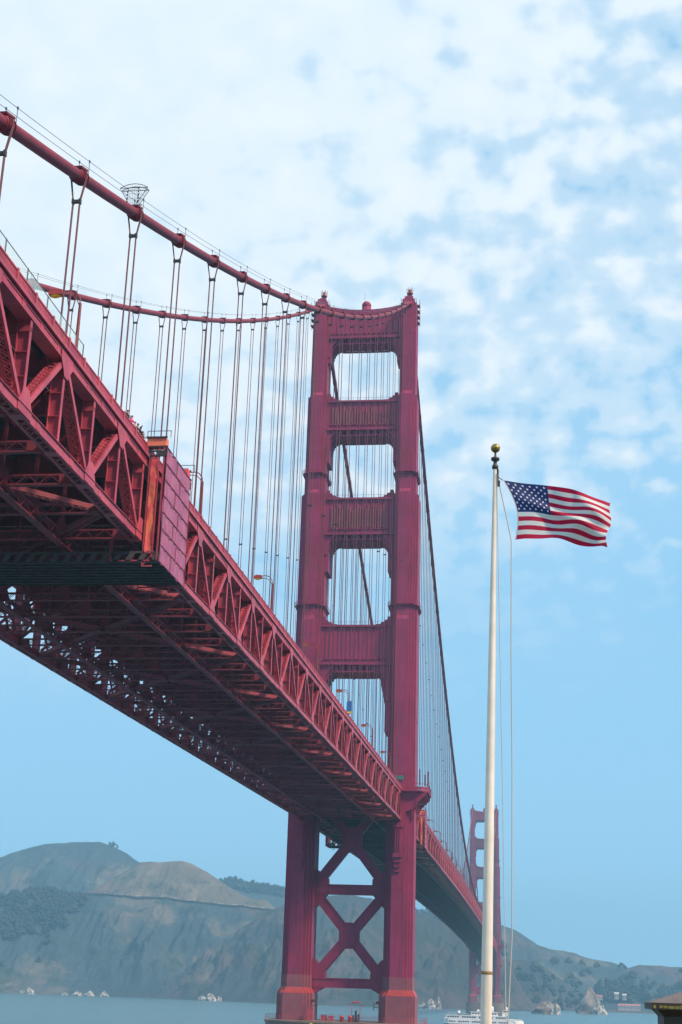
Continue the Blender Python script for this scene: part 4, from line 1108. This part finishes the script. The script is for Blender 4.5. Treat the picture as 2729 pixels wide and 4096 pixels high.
def flag():
    # hoist at left; W along fly
    NX, NY = 96, 56
    TL = Vector((47.72, -362, 33.93)); BL = Vector((47.95, -362, 32.22)); TR = Vector((50.62, -362, 33.22)); BR = Vector((50.42, -362, 31.93))
    vs = []
    for j in range(NY+1):
        v = j/NY
        for i in range(NX+1):
            uu = i/NX
            p = TL.lerp(TR, uu).lerp(BL.lerp(BR, uu), v)
            # hoist edge sag to the right, top/bottom bellies
            p.x += .22*math.sin(math.pi*v)*(1-uu)**2*.9+.08*v*(1-uu)
            p.z += .20*math.sin(math.pi*uu)**1.2*(1-v)*.55+.16*math.sin(math.pi*uu)*v
            # folds
            d = .26*uu*math.sin(6.2*uu-2.6*v+.6)+.20*uu*math.sin(11*uu+5.5*v)*(.4+v)+.05*math.sin(17*uu-9*v)*uu
            p.y += d
            # diagonal crease lifting the lower stripes
            cr = uu-.45-.55*v
            p.z += -.07*math.exp(-((v-.25-.55*uu)/.09)**2)*uu
            p.y += -.22*math.exp(-((v-.28-.50*uu)/.10)**2)*min(1, uu*2)
            p.x += .05*math.sin(9*v+4*uu)*uu
            if uu > .95 and v > .94: p.z -= .06*(uu-.95)/.05*(v-.94)/.06
            vs.append(p)
    me = bpy.data.meshes.new('flag')
    me.from_pydata([tuple(p) for p in vs], [], [(j*(NX+1)+i, j*(NX+1)+i+1, (j+1)*(NX+1)+i+1, (j+1)*(NX+1)+i) for j in range(NY) for i in range(NX)])
    uv = me.uv_layers.new(name='UVMap')
    for p in me.polygons:
        p.use_smooth = True
        for li in p.loop_indices:
            vi = me.loops[li].vertex_index; uv.data[li].uv = ((vi % (NX+1))/NX, 1-(vi//(NX+1))/NY)
    m = bpy.data.materials.new('flag_cloth'); m.use_nodes = True; nt = m.node_tree; bs = nt.nodes['Principled BSDF']; bs.inputs['Roughness'].default_value = .8
    tcn = N(nt, 'ShaderNodeUVMap'); tcn.uv_map = 'UVMap'
    sp = N(nt, 'ShaderNodeSeparateXYZ'); L(nt, tcn.outputs[0], sp.inputs[0]); U, V = sp.outputs[0], sp.outputs[1]
    row = M(nt, 'FLOOR', M(nt, 'MULTIPLY', M(nt, 'SUBTRACT', 1.0, V), 13.0)); red = M(nt, 'SUBTRACT', 1.0, M(nt, 'MODULO', row, 2.0))
    stripe = MIX(nt, red, (.66, .74, .78), (.44, .002, .055))
    # canton: u<0.40, v>6/13
    can = M(nt, 'MULTIPLY', M(nt, 'LESS_THAN', U, .40), M(nt, 'GREATER_THAN', V, 6/13))
    # stars on two offset grids: cells of 0.4/6 x (7/13)/5, radius
    cu = M(nt, 'DIVIDE', U, .40/12); cv = M(nt, 'DIVIDE', M(nt, 'SUBTRACT', 1.0, V), (7/13)/10)
    ru = M(nt, 'ROUND', cu); rv = M(nt, 'ROUND', cv)
    par = M(nt, 'MODULO', M(nt, 'ADD', ru, rv), 2.0)
    okp = M(nt, 'LESS_THAN', par, .5)
    du = M(nt, 'MULTIPLY', M(nt, 'SUBTRACT', cu, ru), .40/12*1.75); dv = M(nt, 'MULTIPLY', M(nt, 'SUBTRACT', cv, rv), (7/13)/10)
    ang = M(nt, 'ARCTAN2', du, M(nt, 'MULTIPLY', dv, -1.0)); dist = M(nt, 'SQRT', M(nt, 'ADD', M(nt, 'MULTIPLY', du, du), M(nt, 'MULTIPLY', dv, dv)))
    rr = M(nt, 'ADD', .0145, M(nt, 'MULTIPLY', M(nt, 'COSINE', M(nt, 'MULTIPLY', ang, 5.0)), .0055))
    star = M(nt, 'MULTIPLY', M(nt, 'LESS_THAN', dist, rr), okp)
    inb = M(nt, 'MULTIPLY', M(nt, 'MULTIPLY', M(nt, 'GREATER_THAN', ru, .5), M(nt, 'LESS_THAN', ru, 11.5)), M(nt, 'MULTIPLY', M(nt, 'GREATER_THAN', rv, .5), M(nt, 'LESS_THAN', rv, 9.5)))
    star = M(nt, 'MULTIPLY', star, inb)
    canc = MIX(nt, star, (.012, .035, .17), (.8, .84, .88))
    colr = MIX(nt, can, stripe, canc)
    # white heading strip
    colr = MIX(nt, M(nt, 'LESS_THAN', U, .012), colr, (.6, .62, .62))
    L(nt, colr, bs.inputs['Base Color'])
    tr = N(nt, 'ShaderNodeBsdfTranslucent'); L(nt, colr, tr.inputs[0]); mx = N(nt, 'ShaderNodeMixShader'); mx.inputs[0].default_value = .35
    L(nt, bs.outputs[0], mx.inputs[1]); L(nt, tr.outputs[0], mx.inputs[2]); L(nt, mx.outputs[0], nt.nodes['Material Output'].inputs[0])
    me.materials.append(m)
    o = bpy.data.objects.new('flag', me); COL.objects.link(o)
    tag(o, 'stars and stripes flag flying to the right of the white pole', 'flag')
    return o
flag()
b = MB(); b.tube([(47.52, -362, 34.15), (47.60, -362, 34.02), (47.72, -362, 33.93)], .018, 6)
b.tube([(47.55, -362.05, 34.1), (47.60, -362.05, 30), (47.66, -362.05, 25), (47.70, -362.05, 20), (47.66, -362.05, 19)], .011, 5)
b.tube([(47.56, -362, 34.1), (47.78, -362, 33.0), (47.93, -362, 32.2), (47.90, -362, 29), (47.90, -362, 26), (47.86, -362, 22), (47.72, -362, 19.5)], .016, 5)
tag(b.build('halyard', ROPEW, fix=False), 'thin pale halyard rope hanging down beside the flagpole', 'rope')

# ------------------------------------------------------------------ ferry
fy = thing('ferry', 'white passenger ferry with open decks passing behind the flagpole', 'ferry', (19.6, 572, 0.9))
def hullp(y0, y1, w0, w1, z0, z1, mi=0, bow=1.0):
    q = []
    return q
def hull_poly(L_, W_, bow=.22, st=.06):
    q = []
    n = 10
    for k in range(n+1):
        a = k/n; q.append((L_/2-bow*L_*(1-math.sin(a*math.pi/2)), 0))
    up = [(-L_/2, W_*.35), (-L_/2+st*L_, W_/2)]+[(L_/2-bow*L_*(1-k/8), W_/2*math.cos(math.pi/2*(k/8)**1.4)) for k in range(9)]
    return up+[(x, -y) for x, y in reversed(up[:-1])]
b = MB(); lo = hull_poly(51, 11); n = len(lo)
b.add([(x*.985, y*.9, -2) for x, y in lo]+[(x, y, 1.6) for x, y in lo], [(i, (i+1) % n, n+(i+1) % n, n+i) for i in range(n)]); b.build('hull', BOATB, fy)
b = MB(); b.prism([(x*1.004, y*1.01) for x, y in lo], 1.6, 4.2, 'z'); b.prism([(x*.99, y*.98) for x, y in lo], 4.22, 4.5, 'z'); hl = b.build('main_deck', BOATW, fy)
b = MB(); b.box(-24.5, 15.5, -5.2, 5.2, 4.52, 4.9); b.box(-24.3, 14.5, -4.8, 4.8, 6.6, 7.0); b.box(-24.0, 14, -4.7, 4.7, 4.9, 6.6)
b.box(-25.2, 24.5, -5.35, -5.25, 4.52, 5.35); b.box(-25.2, 24.5, 5.25, 5.35, 4.52, 5.35)
b.build('upper_deck', BOATW, fy)
b = MB(); b.box(-8, 9, -3, 3, 7.02, 9.0); b.box(-9, 10, -3.3, 3.3, 9.02, 9.2); b.box(12, 15.5, -3, 3, 7.02, 9.2); b.prism([(12, 9.2), (15.8, 9.2), (15.2, 10.6), (12.6, 10.6)], -2.2, 2.2, 'y'); b.build('wheelhouse', BOATW, fy)
b = MB()
for k in range(24):
    x = -23.2+k*1.55
    if k % 7 != 5: b.box(x, x+1.2, -4.76, 4.76, 5.45, 6.25)
for k in range(26):
    x = -22+k*1.45
    if k % 6 not in (3,): b.box(x, x+1.0, -5.62, 5.62, 2.8, 3.5)
for k in range(9): b.box(-7.4+k*1.8, -6.2+k*1.8, -3.05, 3.05, 7.7, 8.5)
b.box(12.6, 15.7, -2.3, 2.3, 9.5, 10.2)
b.build('window', WIN, fy)
b = MB()
for x, z0, h in ((-16, 7.0, 2.6), (5.5, 9.2, 3.6), (-3.6, 9.2, 1.4), (14.5, 10.6, 2.0)): b.lathe([(0, z0), (.9, z0), (.9, z0+h*.7), (.5, z0+h), (0, z0+h)], 12, (x, 0))
b.build('funnel', BOATW, fy)
b = MB()
for x, z0, z1 in ((-25.3, 4.5, 10.5), (25, 4.5, 9.5), (3, 9.2, 13.2), (13, 10.6, 14)): b.tube([(x, 0, z0), (x, 0, z1)], .07, 5)
for k in range(30): b.bar((-24+k*1.25, -4.7, 7.0), (-24+k*1.25, -4.7, 8.0), .05, .05)
b.bar((-24, -4.7, 8.0), (12.3, -4.7, 8.0), .06, .06); b.build('mast', DECKG, fy)
b = MB(); b.box(-25.2, -24.2, -.03, .03, 9.8, 10.5); b.build('stern_flag', PURP, fy)
MB().box(-23, -10, -4, 4, 7.9, 8.05).build('awning', DECKG, fy); MB().box(-3, 3, -2.4, 2.4, 9.3, 9.9).build('roof_locker', DECKG, fy)

# ------------------------------------------------------------------ dark roofed lantern hut at the lower right
kx, ky = 52.2, -362
kt = thing('kiosk', 'dark brown roofed hut corner at the lower right edge', 'kiosk', (kx, ky, 18.9))
def at(zz): return zz-18.9
KB = mat('dark_brown_timber', (0.018, 0.012, 0.010), .5, 0, (.03, .022, .012), 3.0)
KR = mat('grey_roofing', (0.11, 0.10, 0.105), .7, 0, (.08, .075, .08), 2.5)
b = MB(); e = .0
E0 = 1.12
zr = at(20.58)
b.add([(-E0, -E0, zr), (E0, -E0, zr), (E0, E0, zr), (-E0, E0, zr), (0, 0, zr+.36)], [(0, 1, 4), (1, 2, 4), (2, 3, 4), (3, 0, 4)]); b.build('roof', KR, kt)
b = MB(); b.box(-E0, E0, -E0, E0, zr-.15, zr-.003); b.build('fascia', KB, kt)
b = MB(); b.add([(-.98, -.98, zr-.152), (.98, -.98, zr-.152), (.98, .98, zr-.152), (-.98, .98, zr-.152), (-.84, -.84, zr-.30), (.84, -.84, zr-.30), (.84, .84, zr-.30), (-.84, .84, zr-.30)], [(0, 1, 5, 4), (1, 2, 6, 5), (2, 3, 7, 6), (3, 0, 4, 7), (4, 5, 6, 7)]); b.build('soffit', KB, kt)
b = MB(); b.box(-.84, .84, -.84, .84, zr-.50, zr-.302); b.box(-.5, .5, -.5, .5, 0, zr-.502); b.build('body', KB, kt)
b = MB()
for (x0, x1, z0, z1) in ((-1.09, -1.03, -.125, -.05), (-.95, -.88, -.115, -.055), (-.86, -.76, -.12, -.06), (-.74, -.62, -.125, -.065), (-.60, -.50, -.125, -.06), (-.49, -.42, -.13, -.045)):
    b.box(x0, x1, -E0-.012, -E0-.002, zr+z0, zr+z1)
b.build('gilt_trim', GOLD, kt)

# ------------------------------------------------------------------ haze
hb = MB(); hb.box(-4200, 4200, -900, 5200, -8, 345)
hm = bpy.data.materials.new('haze_air'); hm.use_nodes = True; hn = hm.node_tree; hn.nodes.clear()
ho = N(hn, 'ShaderNodeOutputMaterial'); pv = N(hn, 'ShaderNodeVolumePrincipled')
pv.inputs['Color'].default_value = (0.30, 0.68, 1.0, 1); pv.inputs['Density'].default_value = 0.00020; pv.inputs['Anisotropy'].default_value = 0.0
L(hn, pv.outputs[0], ho.inputs['Volume'])
h = hb.build('haze', hm); h['kind'] = 'stuff'
C.cycles.volume_bounces = 0
